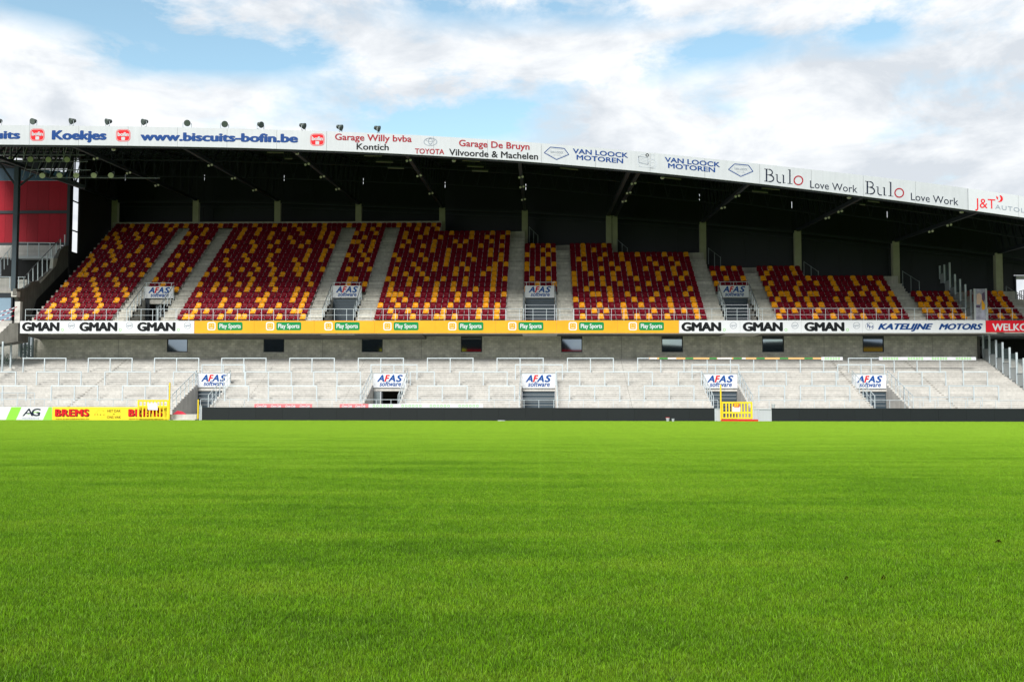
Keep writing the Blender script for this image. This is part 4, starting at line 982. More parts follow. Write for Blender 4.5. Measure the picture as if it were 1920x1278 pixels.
for tn, (k, pts) in enumerate(CH):
    A, B = TR_[k-1]
    ya, yb = PX(*A)[1], PX(*B)[1]
    for q, (x, y) in enumerate(pts):
        u = min(.75, max(.04, (y-4-ya)/(yb-ya))); 
        p = A.lerp(B, u if k != 7 else min(.62, .18+.19*q)); x_ = p.x+(0 if k != 7 else .7)
        m = MB(); 
        for s in (-.13, .13):
            dz_ = .06 if s > 0 else 0; m.mi = 0; m.tube((x_+s, p.y+.1, p.z-.24+dz_), (x_+s, p.y-.04, p.z-.30+dz_), .07, 8, .11); m.mi = 1; m.tube((x_+s, p.y-.04, p.z-.30+dz_), (x_+s, p.y-.06, p.z-.31+dz_), .095, 8)
        m.mi = 0; m.bar((x_, p.y, p.z-.1), (x_, p.y, p.z-.3), .06)
        o = m.build('twin_spotlight', [M['lamp_body'], M['lamp_white']])
        tag(o, 'small pale twin spotlight, %s one down the %s roof truss from the left' % (ORD[q], ORD[tn]), 'spotlight', 'twin spotlights under the roof trusses')
for q, (x, y) in enumerate(((213, 280), (557, 287), (851, 301), (1242, 333), (1592, 370), (1803, 397))):
    p = W(x, y, YR+1.5); m = MB(); m.tube((p.x, p.y, p.z+.16), (p.x, p.y, p.z), .10, 10, .17); m.mi = 1; m.tube((p.x, p.y, p.z), (p.x, p.y, p.z-.10), .16, 10, .11); m.mi = 0; m.bar((p.x, p.y, p.z+.1), (p.x, p.y, p.z+.5), .05)
    o = m.build('pendant_lamp', [M['lamp_body'], M['lamp_white']]); tag(o, 'small pale round lamp hanging just behind the roof banner, %s from the left' % ORD[q], 'lamp', 'pendant lamps behind the roof banner')
TB = [(501, 532, 286, 286.5), (534, 548, 298, 298), (683, 716, 292, 293), (705, 737, 303.5, 304.5), (727, 757, 315, 316), (867, 900, 301.5, 303), (876, 907, 312, 313.5), (885, 915, 320.5, 321.5), (1050, 1084, 315, 318.5), (1245, 1277, 333, 336.5), (1410, 1440, 358.5, 361.5), (1428, 1462, 353, 356), (1627, 1649, 377, 379.5), (1612, 1622, 383.5, 384.5)]
for q, (a, b, y0, y1) in enumerate(TB):
    p, r_ = W(a, y0, 79), W(b, y1, 79); m = MB(); m.mi = 1; m.bar(p, r_, .06); m.mi = 0; m.bar(p+Vector((0, 0, .09)), r_+Vector((0, 0, .09)), .09); m.bar(p+Vector((.2, 0, .1)), p+Vector((.2, 0, .8)), .03); m.bar(r_+Vector((-.2, 0, .1)), r_+Vector((-.2, 0, .8)), .03)
    o = m.build('tube_lamp', [M['lamp_body'], M['tube']]); tag(o, 'unlit tube lamp under the roof, %s counted from the left' % ORD[q], 'lamp', 'tube lamps under the roof')
# ------------------------------------------------------------------ perimeter boards on the pitch edge
YL = 73.25
def zpx(y, Y): return WZ(960, y, Y)
zl = WZ(960, 764.0, YL)
def ledrun(px0, px1, label):
    a, b = WX(px0, 775, YL), (WX(px1, 775, YL) if px1 else 50)
    t = thing('perimeter_board', label, 'perimeter board', ((a+b)/2, YL, 0), 'dark perimeter boards'); n = int(round((b-a)/1.92))
    for j in range(n): MB().box(lerp(a, b, j/n)+.004, lerp(a, b, (j+1)/n)-.004, YL+random.uniform(0, .008), YL+.14, .02, zl).build('panel', M['led'], t)
    MB().box(a, b, YL+.145, YL+.2, 0, zl-.01).build('backing_frame', M['steel_navy'], t)
    return t
ledrun(379, 1344, 'long dark grey display boards between the two yellow gates'); ledrun(1447.5, None, 'dark grey display boards right of the yellow gate')
# green and white board, yellow board
def pboard(px0, px1, label, m, y0=762.6):
    a, b = WX(px0, 775, YL), WX(px1, 775, YL); z1 = WZ((px0+px1)/2, y0, YL)
    t = thing('advertising_board', label, 'advertising board', ((a+b)/2, YL, 0), 'printed boards on the pitch edge')
    MB().box(a, b, YL, YL+.09, .0, z1).build('board', m, t); MB().bar((a+.2, YL+.1, 0), (a+.2, YL+.5, .02), .05).bar((b-.2, YL+.1, 0), (b-.2, YL+.5, .02), .05).build('foot', M['galv_dark'], t)
    return t
t = pboard(-140, 97.6, 'white board with slanting lime stripes and navy initials at the left edge', M['white_print'])
for q in (0, -79): 
    poly(t, [(21.5+q, 762.9), (40.5+q, 762.9), (30+q, 786.6), (11+q, 786.6)], YL, M['lime'], 'stripe')
    letters(t, 'A', 42+q+(0 if q == 0 else 0), 62+q, 779.5, 779.5, 14, YL, M['ink_navy'], .0, .12); letters(t, 'G', 59+q, 76+q, 779.5, 779.5, 14, YL, M['ink_navy'], .02, .12)
    line(t, [(52+q, 776), (62+q, 773), (73+q, 772)], 1.3, YL, M['lime'], 'stripe'); letters(t, 'INSURANCE', 41+q, 73+q, 785.3, 785.3, 3, YL, M['ink_grey'], 0, 0, 1.3)
poly(t, [(91.5, 762.9), (97.3, 762.9), (97.3, 786.6), (80.5, 786.6)], YL, M['lime'], 'stripe')
t = pboard(98, 316, 'yellow board with red shadowed lettering beside the open pitch entrance', M['yellow_board'])
for x in (103, 240.5):
    letters(t, 'BREMS', x+1.4, x+65, 781.0, 781.0, 13.6, YL, M['ink_black'], .045, 0, 1.12, front=.008); letters(t, 'BREMS', x, x+63.5, 780.0, 780.0, 13.4, YL, M['ink_bred'], .045, 0, 1.12, front=.022)
    letters(t, 'www.bremsdakwerken.be', x+1, x+64, 786.2, 786.2, 2.6, YL, M['ink_black'], 0, 0, 1.1)
letters(t, 'HET DAK', 201.5, 226.5, 772.2, 772.2, 4.6, YL, M['ink_black'], 0); letters(t, 'IS', 212, 215, 777, 777, 2, YL, M['ink_black']); letters(t, 'ONS VAK', 200.5, 227, 784.2, 784.2, 4.8, YL, M['ink_black'], 0)
line(t, [(174, 778), (188, 784), (197, 781), (194, 768), (184, 768), (178, 776)], 1.0, YL, M['yellow_paint'])
for x, y in ((194, 770), (178, 776.5), (183, 776.5), (188.5, 776.8), (195, 777)): poly(t, [(x-1.2, y+1), (x, y-1.3), (x+1.2, y+1)], YL, M['ink_black'])
# gates
def gate(px0, px1, y0, y1, Y, label, n, midy, plate, board_low=False):
    a, b = WX(px0, 770, Y), WX(px1, 770, Y); z0, z1, zm = zpx(y1, Y), zpx(y0, Y), zpx(midy, Y); w = .13
    t = thing('gate', label, 'gate', ((a+b)/2, Y, 0), 'yellow pitch gates')
    m = MB().box(a, a+w, Y, Y+.06, z0, z1).box(b-w, b, Y, Y+.06, z0, z1).box(a+w, b-w, Y, Y+.06, z1-.12, z1).box(a+w, b-w, Y+.001, Y+.059, z0, z0+.10).box(a+w, b-w, Y+.001, Y+.059, zm-.06, zm+.06)
    m.build('frame', M['yellow_paint'], t)
    for i in range(1, n):
        x = lerp(a+w, b-w, i/n); MB().box(x-.045, x+.045, Y+.01, Y+.05, z0+.10, z1-.12).build('bar', M['yellow_paint'], t)
    return t, a, b, z0, z1
g1, *_ = gate(257.5, 316, 750.3, 786, YL-.35, 'yellow barred gate folded open in front of the yellow board', 8, 762.5, None)
poly(g1, [(277, 756), (295, 755.5), (296, 768.5), (277.5, 768)], YL-.35, mat('paper_notice', (.75, .68, .80), .6), 'notice', front=.03)
g2, *_ = gate(1352.5, 1411, 752.3, 784, YL-.1, 'yellow barred gate with small orange number tag in the gap between dark boards', 9, 772.5, None)
poly(g2, [(1373, 762), (1388, 762), (1388, 771.5), (1373, 771.5)], YL-.1, M['white_print'], 'notice', front=.02)
poly(g2, rrect(1381, 759.2, 10.5, 8, 1.5), YL-.1, mat('orange_tag', (.75, .13, .01), .5), 'number_tag', front=.035); letters(g2, 'E7', 1377.2, 1384.6, 762, 762, 5.4, YL-.1, M['yellow_board'], .03, front=.045)
m = MB(); a, b = WX(1352, 786, YL-.3), WX(1421, 786, YL-.3); m.box(a, b, YL-.45, YL-.2, .02, .16)
for i in range(22): x = lerp(a, b, i/22); m.box(x+.02, x+.07, YL-.47, YL-.18, .015, .175)
o = m.build('floor_bar', mat('red_paint', (.55, .012, .01), .45)); tag(o, 'ribbed red bar lying along the foot of the gated gap', 'floor bar')
def post(px, y0, y1, Y, w, m_, label, name='pole', cat='pole'):
    x = WX(px, (y0+y1)/2, Y); o = MB().tube((x, Y, max(0, zpx(y1, Y))), (x, Y, zpx(y0, Y)), w, 10).tube((x, Y, zpx(y0, Y)), (x, Y, zpx(y0, Y)+w*.5), w*.8, 10, .2*w).box(x-w*1.6, x+w*1.6, Y-w*1.6, Y+w*1.6, 0, .02).build(name, m_); tag(o, label, cat); return o
post(317.8, 718, 787, YL-.3, .055, M['yellow_paint'], 'tall yellow pole at the left of the open pitch entrance')
post(1351.5, 721, 787, YL-.25, .055, M['yellow_paint'], 'tall yellow pole at the left edge of the closed gate')
post(371.5, 750, 786, YL-.1, .05, M['yellow_paint'], 'short yellow post at the right of the open pitch entrance')
for a, b, y0, lab in ((374.5, 378.6, 761, 'narrow pale end plate at the left end of the dark boards'), (1339.8, 1352, 765.5, 'pale plate between dark boards and yellow gate'), (1411.5, 1420.8, 766, 'small white plate just right of the yellow gate'), (1421.3, 1446.5, 766.5, 'wide pale grey plate left of the right-hand dark boards')):
    xa, xb = WX(a, 775, YL), WX(b, 775, YL); z1 = zpx(y0, YL)
    t = thing('end_plate', lab, 'plate', ((xa+xb)/2, YL, 0)); MB().box(xa, xb, YL-.04, YL+.02, .05, z1).build('plate', M['white_sheet'], t); MB().bar((xa+.03, YL-.06, 0), (xa+.03, YL-.06, z1+.01), .05).bar((xa+.03, YL-.06, z1+.01), (xb-.03, YL-.06, z1+.01), .04).build('frame', M['galv'], t)
# entrance step, red cover
a, b = WX(322, 780, 74), WX(372, 780, 74)
o = MB().box(a, b, 73.6, 75.2, 0, zpx(777.5, 74)).box(a, b, 73.3, 73.6, 0, .10).build('entrance_step', M['concrete'], kind='structure')
m = MB(); z = zpx(777.5, 74); p = [(325, 777), (331, 771.2), (350, 776.8)]; xa, xm, xb = (WX(q[0], q[1], 74.1) for q in p)
m.add([(xa, 73.9, z), (xb, 74.1, z), (xb-.2, 74.5, z), (xa+.1, 74.7, z), (xm, 74.3, z+.27), (xm+.35, 74.35, z+.20)], [(0, 1, 5, 4), (1, 2, 5), (2, 3, 4, 5), (3, 0, 4), (0, 3, 2, 1)])
o = m.build('folded_cover', M['red_rubber']); tag(o, 'crumpled dark pink cover lying on the entrance step', 'cover')
def cup(px, py, Y, s, label, red=False, z0=None):
    x = WX(px, py, Y); z = max(0.0, z0 if z0 is not None else 0); m = MB(); m.tube((x, Y, z), (x, Y, z+.30*s), .10*s, 12, .15*s); m.mi = 1; m.tube((x, Y, z+.30*s), (x, Y, z+.325*s), .16*s, 12)
    o = m.build('cup', [M['white_sheet'], M['red_print'] if red else M['galv']]); tag(o, label, 'cup')
cup(1252, 786, 72.6, .95, 'white tub with red rim standing on the grass by the dark boards', True); cup(1262, 790, 72.0, .7, 'smaller pale cup on the grass right of the red-rimmed tub')
cup(1450, 765, YL+.07, .9, 'grey bucket standing on top of the right-hand dark boards', False, zl)
x = WX(940, 789, 72.6); o = MB().tube((x-.25, 72.6, .035), (x+.05, 72.55, .06), .05, 8, .03).tube((x+.05, 72.55, .06), (x+.25, 72.65, .03), .03, 8, .05).build('litter', M['white_sheet']); tag(o, 'crumpled white scrap on the grass before the middle of the dark boards', 'litter')
for q, (px, py, s, lab) in enumerate(((1873, 1019, .07, 'small dark bare patch in the grass near the right edge'), (1657, 1087, .03, 'tiny brown clod of soil in the right part of the grass'), (1588, 1089, .03, 'tiny dark clod of soil left of the brown one'))):
    d = Fv*FPX+Rv*(px-CX)-Uv*(py-CY); k = -H/d.z; p = d*k; m = MB(); n = 9; vs_ = []
    for i in range(n): an = 2*math.pi*i/n; rr = s*random.uniform(.7, 1.2); vs_.append((p.x+rr*math.cos(an), p.y+rr*.8*math.sin(an), .004))
    vs_.append((p.x, p.y, .055)); m.add(vs_, [(i, (i+1) % n, n) for i in range(n)]+[tuple(range(n-1, -1, -1))]); o = m.build('soil_clod', M['dirt']); tag(o, lab, 'soil')

# ------------------------------------------------------------------ corner building at the left
CB = thing('corner_building', 'dark steel and red clad corner building with concrete stairs at the left edge', 'building', (XS-6, 90, 0))
YC = 97.0
def cbox(px0, px1, y0, y1, Y, th, m_, name): return MB().box(WX(px0, (y0+y1)/2, Y), WX(px1, (y0+y1)/2, Y), Y, Y+th, WZ((px0+px1)/2, y1, Y), WZ((px0+px1)/2, y0, Y)).build(name, m_, CB)
for j in range(12):
    a, b = 133-20.6*(j+1)+.15, 133-20.6*j-.15
    cbox(a, b, 339+0*j, 395, YC+random.uniform(0, .01), .12, M['red_clad'], 'cladding_panel'); cbox(a, b, 400, 455, YC+random.uniform(0, .01), .12, M['red_clad'], 'cladding_panel')
    cbox(a, b, 316+max(0, 3-j)*2, 338.6, YC, .12, M['blue_band'], 'glazed_band')
cbox(-120, 133, 395, 400.5, YC-.1, .1, M['steel_navy'], 'rail'); cbox(-120, 133, 455, 460, YC-.1, .2, M['steel_navy'], 'rail')
cbox(-120, 133, 300, 316, YC, .3, M['steel_navy'], 'roof_edge')
# terraces, slabs
for j in range(5): cbox(-120, 112, 460+4.4*j, 464.6+4.4*j, 94.5-.45*j, 1.2, M['concrete_low'], 'standing_step')
cbox(33, 101, 479.5, 484.5, 91.5, 1.0, M['white_sheet'], 'slab_edge')
cbox(-120, 101, 485, 545, 92.6, .2, M['gap'], 'dark_recess'); cbox(60, 122, 478, 604, 93.3, .2, M['gap'], 'dark_recess')  # black sheets painted as the shade inside the corner voids
cbox(-120, 26, 521, 545, 88, 1.0, M['concrete_low'], 'landing'); cbox(30, 50, 524, 545, 87.6, .6, M['concrete_low'], 'landing')
cbox(-120, 24, 545, 549, 87.2, .3, M['concrete'], 'slab_edge')
cbox(-120, 30, 549, 606, 87.0, .3, M['steel_navy'], 'wall_panel')
w_ = bpy.data.objects.new('window', None); C.objects.link(w_); w_.parent = CB
def sub(px0, px1, y0, y1, Y, th, m_, name, par): return MB().box(WX(px0, (y0+y1)/2, Y), WX(px1, (y0+y1)/2, Y), Y, Y+th, WZ((px0+px1)/2, y1, Y), WZ((px0+px1)/2, y0, Y)).build(name, m_, par)
sub(-80, 20, 558, 600, 86.8, .05, mat('sky_blue_pane', (.30, .42, .52), .08, .5), 'pane', w_); sub(20, 23, 556, 602, 86.75, .15, M['steel_navy'], 'frame', w_); sub(-80, 20, 555, 558, 86.75, .15, M['steel_navy'], 'frame', w_)
cbox(27.5, 37.5, 565, 605, 84.0, .4, M['concrete_low'], 'white_post')
cbox(21, 31, 546, 556, 83.6, .6, M['concrete_low'], 'column_base')
# column with braces, rafter
p0, p1 = W(26.5, 546, 84), W(36, 306, 84); xc = p0.x
MB().box(xc-.19, xc+.19, 83.8, 84.2, p0.z, WZ(33, 306, 84)).build('column', mat('slate_steel', (.035, .055, .07), .5, .3), CB)
kz = WZ(33, 352, 84)
MB().bar((xc, 84, kz), (xc-1.55, 84, WZ(3, 305, 84)), .13).bar((xc, 84, kz), (xc+1.35, 84, WZ(61, 328, 84)), .13).build('brace', M['steel_navy'], CB)
MB().bar(W(-60, 284, 84.4), W(160, 351, 86), .30).build('rafter', M['steel_navy'], CB)
# concrete flank of the stair beside the stand
fl = [(31, 541), (44, 541), (52, 537), (60, 528), (72, 527), (82, 518), (98, 503), (108, 483), (113, 470), (121, 461), (128, 460), (128, 500), (96, 533), (68, 562), (55, 600), (37, 607), (37, 566), (30, 553)]
q = [onX(x, y, XS-.05) for x, y in fl]; fixnormals(MB().prism([(p.y, p.z) for p in q], 'x', XS-.35, XS-.05).build('stair_flank', M['concrete_dark'], CB))
q = [onX(x, y, XS-.04) for x, y in [(74, 527), (98, 503.5), (100, 484), (108, 484), (104, 499), (82, 524), (75, 531)]]; fixnormals(MB().prism([(p.y, p.z) for p in q], 'x', XS-.30, XS-.02).build('stringer', M['concrete_low'], CB))
rail = [(45, 519, 544), (53.5, 511, 537), (62, 501, 527), (71, 491.5, 527), (79.5, 482.5, 523), (88.5, 473, 513), (97, 464.5, 503), (105.5, 456, 474), (113.5, 447, 466), (121.5, 440, 459), (126.5, 441.5, 460)]
t = thing('stair_railing', 'white-posted stair railing climbing beside the red clad corner building', 'railing', onX(45, 544, XS-.2))
m = MB(); P_ = [onX(a, b, XS-.2) for a, b, c in rail]; Q_ = [onX(a, c, XS-.2) for a, b, c in rail]
for a, b in zip(P_[:9], P_[1:9]): m.tube(a, b, .03)
m.build('handrail', M['galv_dark'], t)
for a, b in zip(P_, Q_): MB().bar(a, b, .07).build('post', M['galv'], t)
def crail(label, pts, Y, posts):
    t = thing('corner_railing', label, 'railing', W(pts[0][0], pts[0][1], Y), 'railings of the corner stand'); m = MB()
    for a, b in zip(pts, pts[1:]): m.tube(W(*a, Y), W(*b, Y), .035)
    m.build('top_rail', M['galv'], t)
    for x, y0, y1 in posts: MB().bar(W(x, y0, Y), W(x, y1, Y), .055).build('post', M['galv'], t)
crail('pale railing on the landing below the red cladding', [(34, 454.5), (103, 455.5)], 91.4, [(52, 455, 481), (73, 455, 481), (94, 455, 481)])
crail('steep pale stair railing at the left frame edge', [(-6, 497), (27, 455)], 88.5, [(1.5, 490, 517), (8, 482, 505), (14.5, 473, 497), (20.5, 464, 487)])
crail('pale railing crossing the lower corner landing left of the steel column', [(-60, 518), (48, 519.5)], 86.9, [(-20, 518, 540), (18.5, 518.5, 540), (35, 519, 541)])
# barrier tape
for k, (a, b) in enumerate((((-30, 590), (32, 576)), ((-30, 600), (28, 582)), ((-30, 610), (26, 592)))):
    A, B = W(*a, 83.6), W(*b, 83.6); n = 12; mb = MB()
    for i in range(n):
        mb.mi = i % 2; p, q2 = A.lerp(B, i/n), A.lerp(B, (i+1)/n); s0, s1 = -.10*math.sin(math.pi*i/n), -.10*math.sin(math.pi*(i+1)/n)
        mb.add([(p.x, p.y, p.z+s0), (q2.x, q2.y, q2.z+s1), (q2.x, q2.y, q2.z+s1+.07), (p.x, p.y, p.z+s0+.07), (p.x, p.y+.01, p.z+s0), (q2.x, q2.y+.01, q2.z+s1), (q2.x, q2.y+.01, q2.z+s1+.07), (p.x, p.y+.01, p.z+s0+.07)], [(0, 1, 2, 3), (4, 7, 6, 5), (0, 4, 5, 1), (3, 2, 6, 7)])
    o = mb.build('barrier_tape', [M['white_print'], M['ink_red']]); tag(o, '%s red and white barrier tape stretched at the left edge' % ('topmost', 'middle', 'lowest')[k], 'barrier tape', 'barrier tapes')
# lower corner: raker, stairs, glass screens, plants
q = [W(x, y, 83) for x, y in [(-60, 640), (-60, 655), (36, 640), (36, 606), (22, 606), (16, 612), (10, 618), (2, 625), (-10, 632)]]; fixnormals(MB().prism([(p.x, p.z) for p in q], 'y', 82.8, 84.5).build('raker', M['concrete_dark'], CB))
for j in range(5): cbox(-120, 22-5*j, 601+5*j, 606.2+5*j, 84.4-.3*j, .5, M['concrete_low'], 'stair_step')
cbox(-120, 40, 640, 700, 88.5, .2, M['concrete'], 'rear_wall')
t = thing('glass_screen', 'steel framed glass screen panels stepping down at the left edge', 'screen', W(20, 690, 83))
for j, (x, y0, y1, Y) in enumerate(((36, 624, 668, 85.4), (20.5, 632, 690, 84.0), (5, 640, 697, 82.6), (-11, 648, 704, 81.2))):
    xx = WX(x, 660, Y); MB().box(xx-.06, xx+.06, Y-.05, Y+.05, WZ(x, y1, Y), WZ(x, y0, Y)).build('post', M['galv'], t)
    if j:
        xo, Yo, z0o, z1o = prev; zz0, zz1 = WZ(x, y1, Y), WZ(x, y0, Y)
        MB().add([(xx, Y, zz0+.1), (xo, Yo, z0o+.1), (xo, Yo, z1o-.15), (xx, Y, zz1-.15)], [(0, 1, 2, 3)]).build('pane', M['pane'], t)
    prev = (xx, Y, WZ(x, y1, Y), WZ(x, y0, Y))
rng = random.Random(5); mb = MB()
for i in range(900):
    c = Vector((WX(rng.uniform(-60, 22), 680, 86), 86+rng.uniform(-.6, .6), WZ(10, rng.uniform(664, 694), 86))); a = Vector((rng.gauss(0, 1), rng.gauss(0, 1), rng.gauss(0, 1))).normalized()*.09; b = Vector((rng.gauss(0, 1), rng.gauss(0, 1), rng.gauss(0, 1))).normalized()*.05
    mb.add([c-a, c+b, c+a, c-b], [(0, 1, 2, 3)])
o = mb.build('shrub', M['plant']); tag(o, 'green leafy shrub behind the glass screen at the left edge', 'shrub')
# glazed door beside the block wall
t = thing('glazed_door', 'grey steel framed glass door under the left end of the balcony', 'door', W(50, 668, 86.6))
for x in (40, 47, 54, 61): 
    xx = WX(x, 650, 86.6); MB().box(xx-.07, xx+.07, 86.55, 86.7, WZ(x, 670, 86.6), 6.95).build('post', mat('door_frame_grey', (.12, .16, .18), .5, .3) if 'door_frame_grey' not in bpy.data.materials else bpy.data.materials['door_frame_grey'], t)
for x in (40, 47, 54): MB().box(WX(x, 650, 86.6)+.07, WX(x+7, 650, 86.6)-.07, 86.62, 86.64, WZ(x, 668, 86.6), 6.9).build('pane', M['pane'], t)
o = MB()
for i in range(300):
    c = Vector((rng.uniform(WX(40, 660, 90), WX(58, 660, 90)), 90+rng.uniform(-.3, .3), rng.uniform(5.2, 6.4))); a = Vector((rng.gauss(0, 1), rng.gauss(0, 1), rng.gauss(0, 1))).normalized()*.09; b = Vector((rng.gauss(0, 1), rng.gauss(0, 1), rng.gauss(0, 1))).normalized()*.06
    o.add([c-a, c+b, c+a, c-b], [(0, 1, 2, 3)])
o = o.build('shrub', M['plant']); tag(o, 'green shrub seen through the grey glass door', 'shrub')
# rows of round lamps on the lattice girder
t = thing('lattice_girder', 'slender pale lattice girder carrying two rows of round lamps under the roof', 'girder', W(60, 330, 82))
for y, xa, xb in ((290, -60, 160), (302, -60, 165), (318, 50, 170), (333, 95, 300)): MB().bar(W(xa, y, 82), W(xb, y+1, 82), .07).build('chord', M['galv_dark'], t)
for i in range(13):
    x = -8+12.5*i; MB().bar(W(x, 302, 82), W(x+9, 274, 82), .05).bar(W(x+2, 302, 82), W(x+2, 275, 82), .035).build('lattice_bar', M['galv'] if i < 5 or i == 10 else M['galv_dark'], t)
    if i > 3: MB().bar(W(x, 333, 82), W(x+9, 303, 82), .045).build('lattice_bar', M['galv_dark'], t)
for k, (x, y) in enumerate(((21, 298.5), (57, 299), (91, 299.5), (126, 299.5), (79.5, 329.5), (112, 329), (143, 329), (176, 329), (208, 329))):
    c = W(x, y, 81.6); d = Vector((.3, -1, -.12)).normalized()
    lab = '%s round lamp from the left in the %s row under the roof corner' % (ORD[k if k < 4 else k-4], 'upper' if k < 4 else 'lower')
    tt = thing('round_lamp', lab, 'lamp', c, 'round lamps under the roof corner')
    MB().tube(c-d*.22, c+d*.05, .12, 14, .235).build('housing', M['lamp_body'], tt, True); MB().tube(c+d*.05, c+d*.07, .225, 16).tube(c+d*.07, c+d*.08, .09, 10).build('reflector', M['lamp_glass'], tt)
    MB().bar(c+Vector((.26, 0, 0)), c+Vector((.26, .1, .3)), .03).bar(c+Vector((.26, .1, .3)), c+Vector((0, .3, .35)), .03).build('yoke', M['galv_dark'], tt)

# ------------------------------------------------------------------ partitions at the right
XQ = WX(1842.8, 650, 86.9)
t = thing('glass_partition', 'stepped steel and glass partition descending the standing terrace at the right', 'partition', (XQ, 80, 2))
prev = None
for x, y0 in ((1832.5, 627), (1842.8, 627), (1854.5, 627), (1867.2, 637), (1879.4, 641.5), (1892.6, 651), (1905.7, 660.5), (1919.0, 671), (1934, 681)):
    p = onX(x, y0, XQ); zg = TZ+TR*(p.y-T0)/TD; MB().box(XQ-.07, XQ+.07, p.y-.05, p.y+.05, min(zg, p.z-2.0), p.z).build('post', M['galv'], t)
    if prev:
        py_, pz, pg = prev
        zz1 = min(p.z, pz)-.05; zm = (p.z+zg)/2
        MB().add([(XQ, py_-.05, zm+.05), (XQ, p.y+.05, zm+.05), (XQ, p.y+.05, zz1), (XQ, py_-.05, zz1)], [(0, 1, 2, 3)]).build('pane', M['pane'], t)
        MB().box(XQ-.01, XQ+.01, p.y+.05, py_-.05, zg+.25, zm).build('grey_panel', M['frost'], t); MB().box(XQ-.03, XQ+.03, p.y+.05, py_-.05, zm, zm+.05).box(XQ-.03, XQ+.03, p.y+.05, py_-.05, zg+.2, zg+.25).build('cross_rail', M['galv_dark'], t)
    prev = (p.y, p.z, zg)
XU = WX(1827, 570, 83.6)
t = thing('glass_partition', 'stepped steel and glass partition between the seats at the right', 'partition', (XU, 86, 9))
prev = None
for x, y0 in ((1762, 498), (1770.5, 496), (1780.4, 492), (1790.4, 514), (1800, 523), (1809.8, 533), (1820, 543), (1827, 541)):
    p = onX(x, y0, XU); i = (p.y-Y0)/DA; zg = F0+DB*i; MB().box(XU-.06, XU+.06, p.y-.05, p.y+.05, min(zg-.2, p.z-1.2), p.z).build('post', M['galv'], t)
    if prev:
        py_, pz, pg = prev
        MB().add([(XU, py_-.05, zg+.75), (XU, p.y+.05, zg+.75), (XU, p.y+.05, p.z-.08), (XU, py_-.05, p.z-.08)], [(0, 1, 2, 3)]).build('pane', M['pane'], t)
        MB().box(XU-.01, XU+.01, p.y+.05, py_-.05, zg-.1, zg+.7).build('grey_panel', M['frost'], t); MB().box(XU-.03, XU+.03, p.y+.05, py_-.05, zg+.7, zg+.75).build('cross_rail', M['galv_dark'], t)
    prev = (p.y, p.z, zg)
t = thing('poster_screen', 'tall framed screen with a lilac and orange poster at the balcony edge', 'screen', W(1838, 600, 83.5))
YS = 83.45
for x in (1827.5, 1849): xx = WX(x, 570, YS); MB().box(xx-.07, xx+.07, YS-.05, YS+.05, 7.86, WZ(x, 541, YS)).build('post', M['white_sheet'], t)
MB().box(WX(1829, 570, YS), WX(1847.6, 570, YS), YS-.01, YS+.01, 7.9, WZ(1838, 541.5, YS)).build('sheet', mat('lilac_print', (.34, .34, .44), .5, var=.5, vs=2.2), t)
poly(t, [(1831, 552), (1836, 549), (1840, 553), (1841, 562), (1837, 571), (1831, 570)], YS, mat('skin_print', (.62, .42, .33), .5), 'print', front=.02); poly(t, [(1840, 560), (1844, 566), (1847, 571), (1846, 580), (1841, 581)], YS, M['yellow_print'], 'print', front=.018)
poly(t, [(1830, 572), (1838, 573), (1837, 577), (1830, 576)], YS, mat('plum_print', (.08, .04, .10), .5), 'print', front=.022); poly(t, [(1841, 550), (1846, 547), (1847, 560), (1844, 566), (1841, 561)], YS, bpy.data.materials['plum_print'], 'print', front=.017)
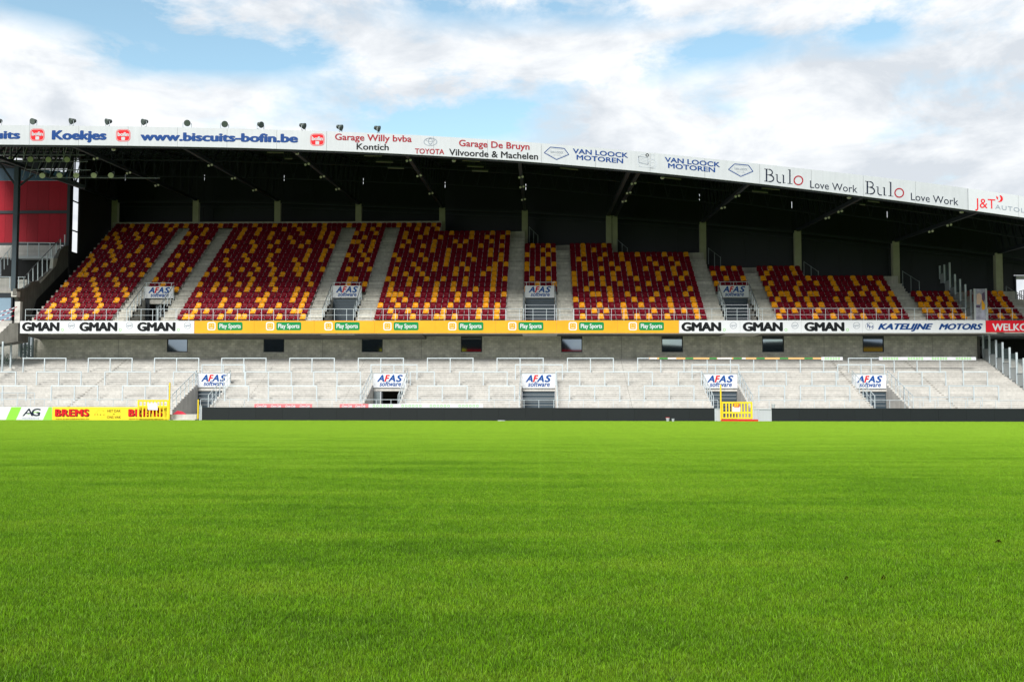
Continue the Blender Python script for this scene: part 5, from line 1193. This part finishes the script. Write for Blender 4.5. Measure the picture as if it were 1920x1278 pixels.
# right end: soffit, recess, opening with its frame
x0 = XQ+.1
MB().box(x0, 54, YB+.05, YB+.4, 6.95, 7.86).build('edge_beam', M['concrete'], GS)
MB().box(x0, 54, YB+.4, 92, 6.97, 7.08).build('soffit', M['white_sheet'], GS)
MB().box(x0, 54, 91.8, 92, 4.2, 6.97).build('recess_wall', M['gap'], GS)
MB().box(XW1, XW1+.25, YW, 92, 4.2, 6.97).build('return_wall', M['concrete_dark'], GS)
xo = WX(1903, 540, 90.3)
MB().box(PX3[11][0]+.9, xo-.13, 90.16, 90.3, 9, 18).box(xo-.125, 55, 90.15, 90.3, WZ(1910, 515.5, 90.2), 17.6).build('cladding_sheet', M['clad'], GS)
MB().box(xo, 55, 90.0, 90.2, WZ(1910, 523.5, 90), WZ(1910, 516.5, 90)).build('opening_lintel', M['white_print'], GS)
MB().box(xo-.12, xo, 90.0, 90.25, 9, WZ(1910, 516.5, 90)).build('opening_jamb', M['steel_navy'], GS)
t = thing('far_railing', 'small dark stair railing silhouetted in the bright opening at the right edge', 'railing', W(1905, 562, 92))
m = MB().bar(W(1903, 549, 92), W(1925, 563, 92), .05).bar(W(1903, 555, 92), W(1914, 562, 92), .03).bar(W(1911, 546, 92), W(1930, 541, 92), .05); m.build('handrail', M['steel_navy'], t)
for x, y0, y1 in ((1908, 552, 563), (1912, 546, 563), (1915, 545, 563), (1919, 544, 563)): MB().bar(W(x, y0, 92), W(x, y1, 92), .05).build('post', M['steel_navy'], t)

# ------------------------------------------------------------------ opposite stand behind the camera (mirrored in the windows)
OS = thing('opposite_stand', 'dark covered stand on the near side of the pitch, mirrored in the windows', 'grandstand', (0, -27, 0))
prof = [(-90, 14.5), (-80, 14.2), (-75, 13.4), (-71.3, 10.8), (-67, 10.3), (-60, 14), (-20, 15.5), (3, 14.5), (6, 11.2), (9, 11), (20, 11.8), (24, 12.3), (30, 11.9), (44, 12.4), (48, 12.8), (60, 13.2), (64, 12.9), (70, 12.2), (85, 11.5)]
for (a, za), (b, zb) in zip(prof, prof[1:]):
    MB().add([(a, -27, 0), (b, -27, 0), (b, -27, zb), (a, -27, za), (a, -28, 0), (b, -28, 0), (b, -28, zb), (a, -28, za)], [(0, 3, 2, 1), (4, 5, 6, 7), (3, 7, 6, 2), (0, 1, 5, 4)]).build('wall', M['clad'], OS)
for (a, b, z0, z1, m_) in ((-33, -12, 10.0, 11.4, 'yellow_board'), (-12, 10, 10.0, 11.2, 'red_print'), (62, 84, 10.3, 11.6, 'yellow_print')): MB().box(a, b, -26.95, -26.9, z0, z1).build('banner', M[m_], OS)
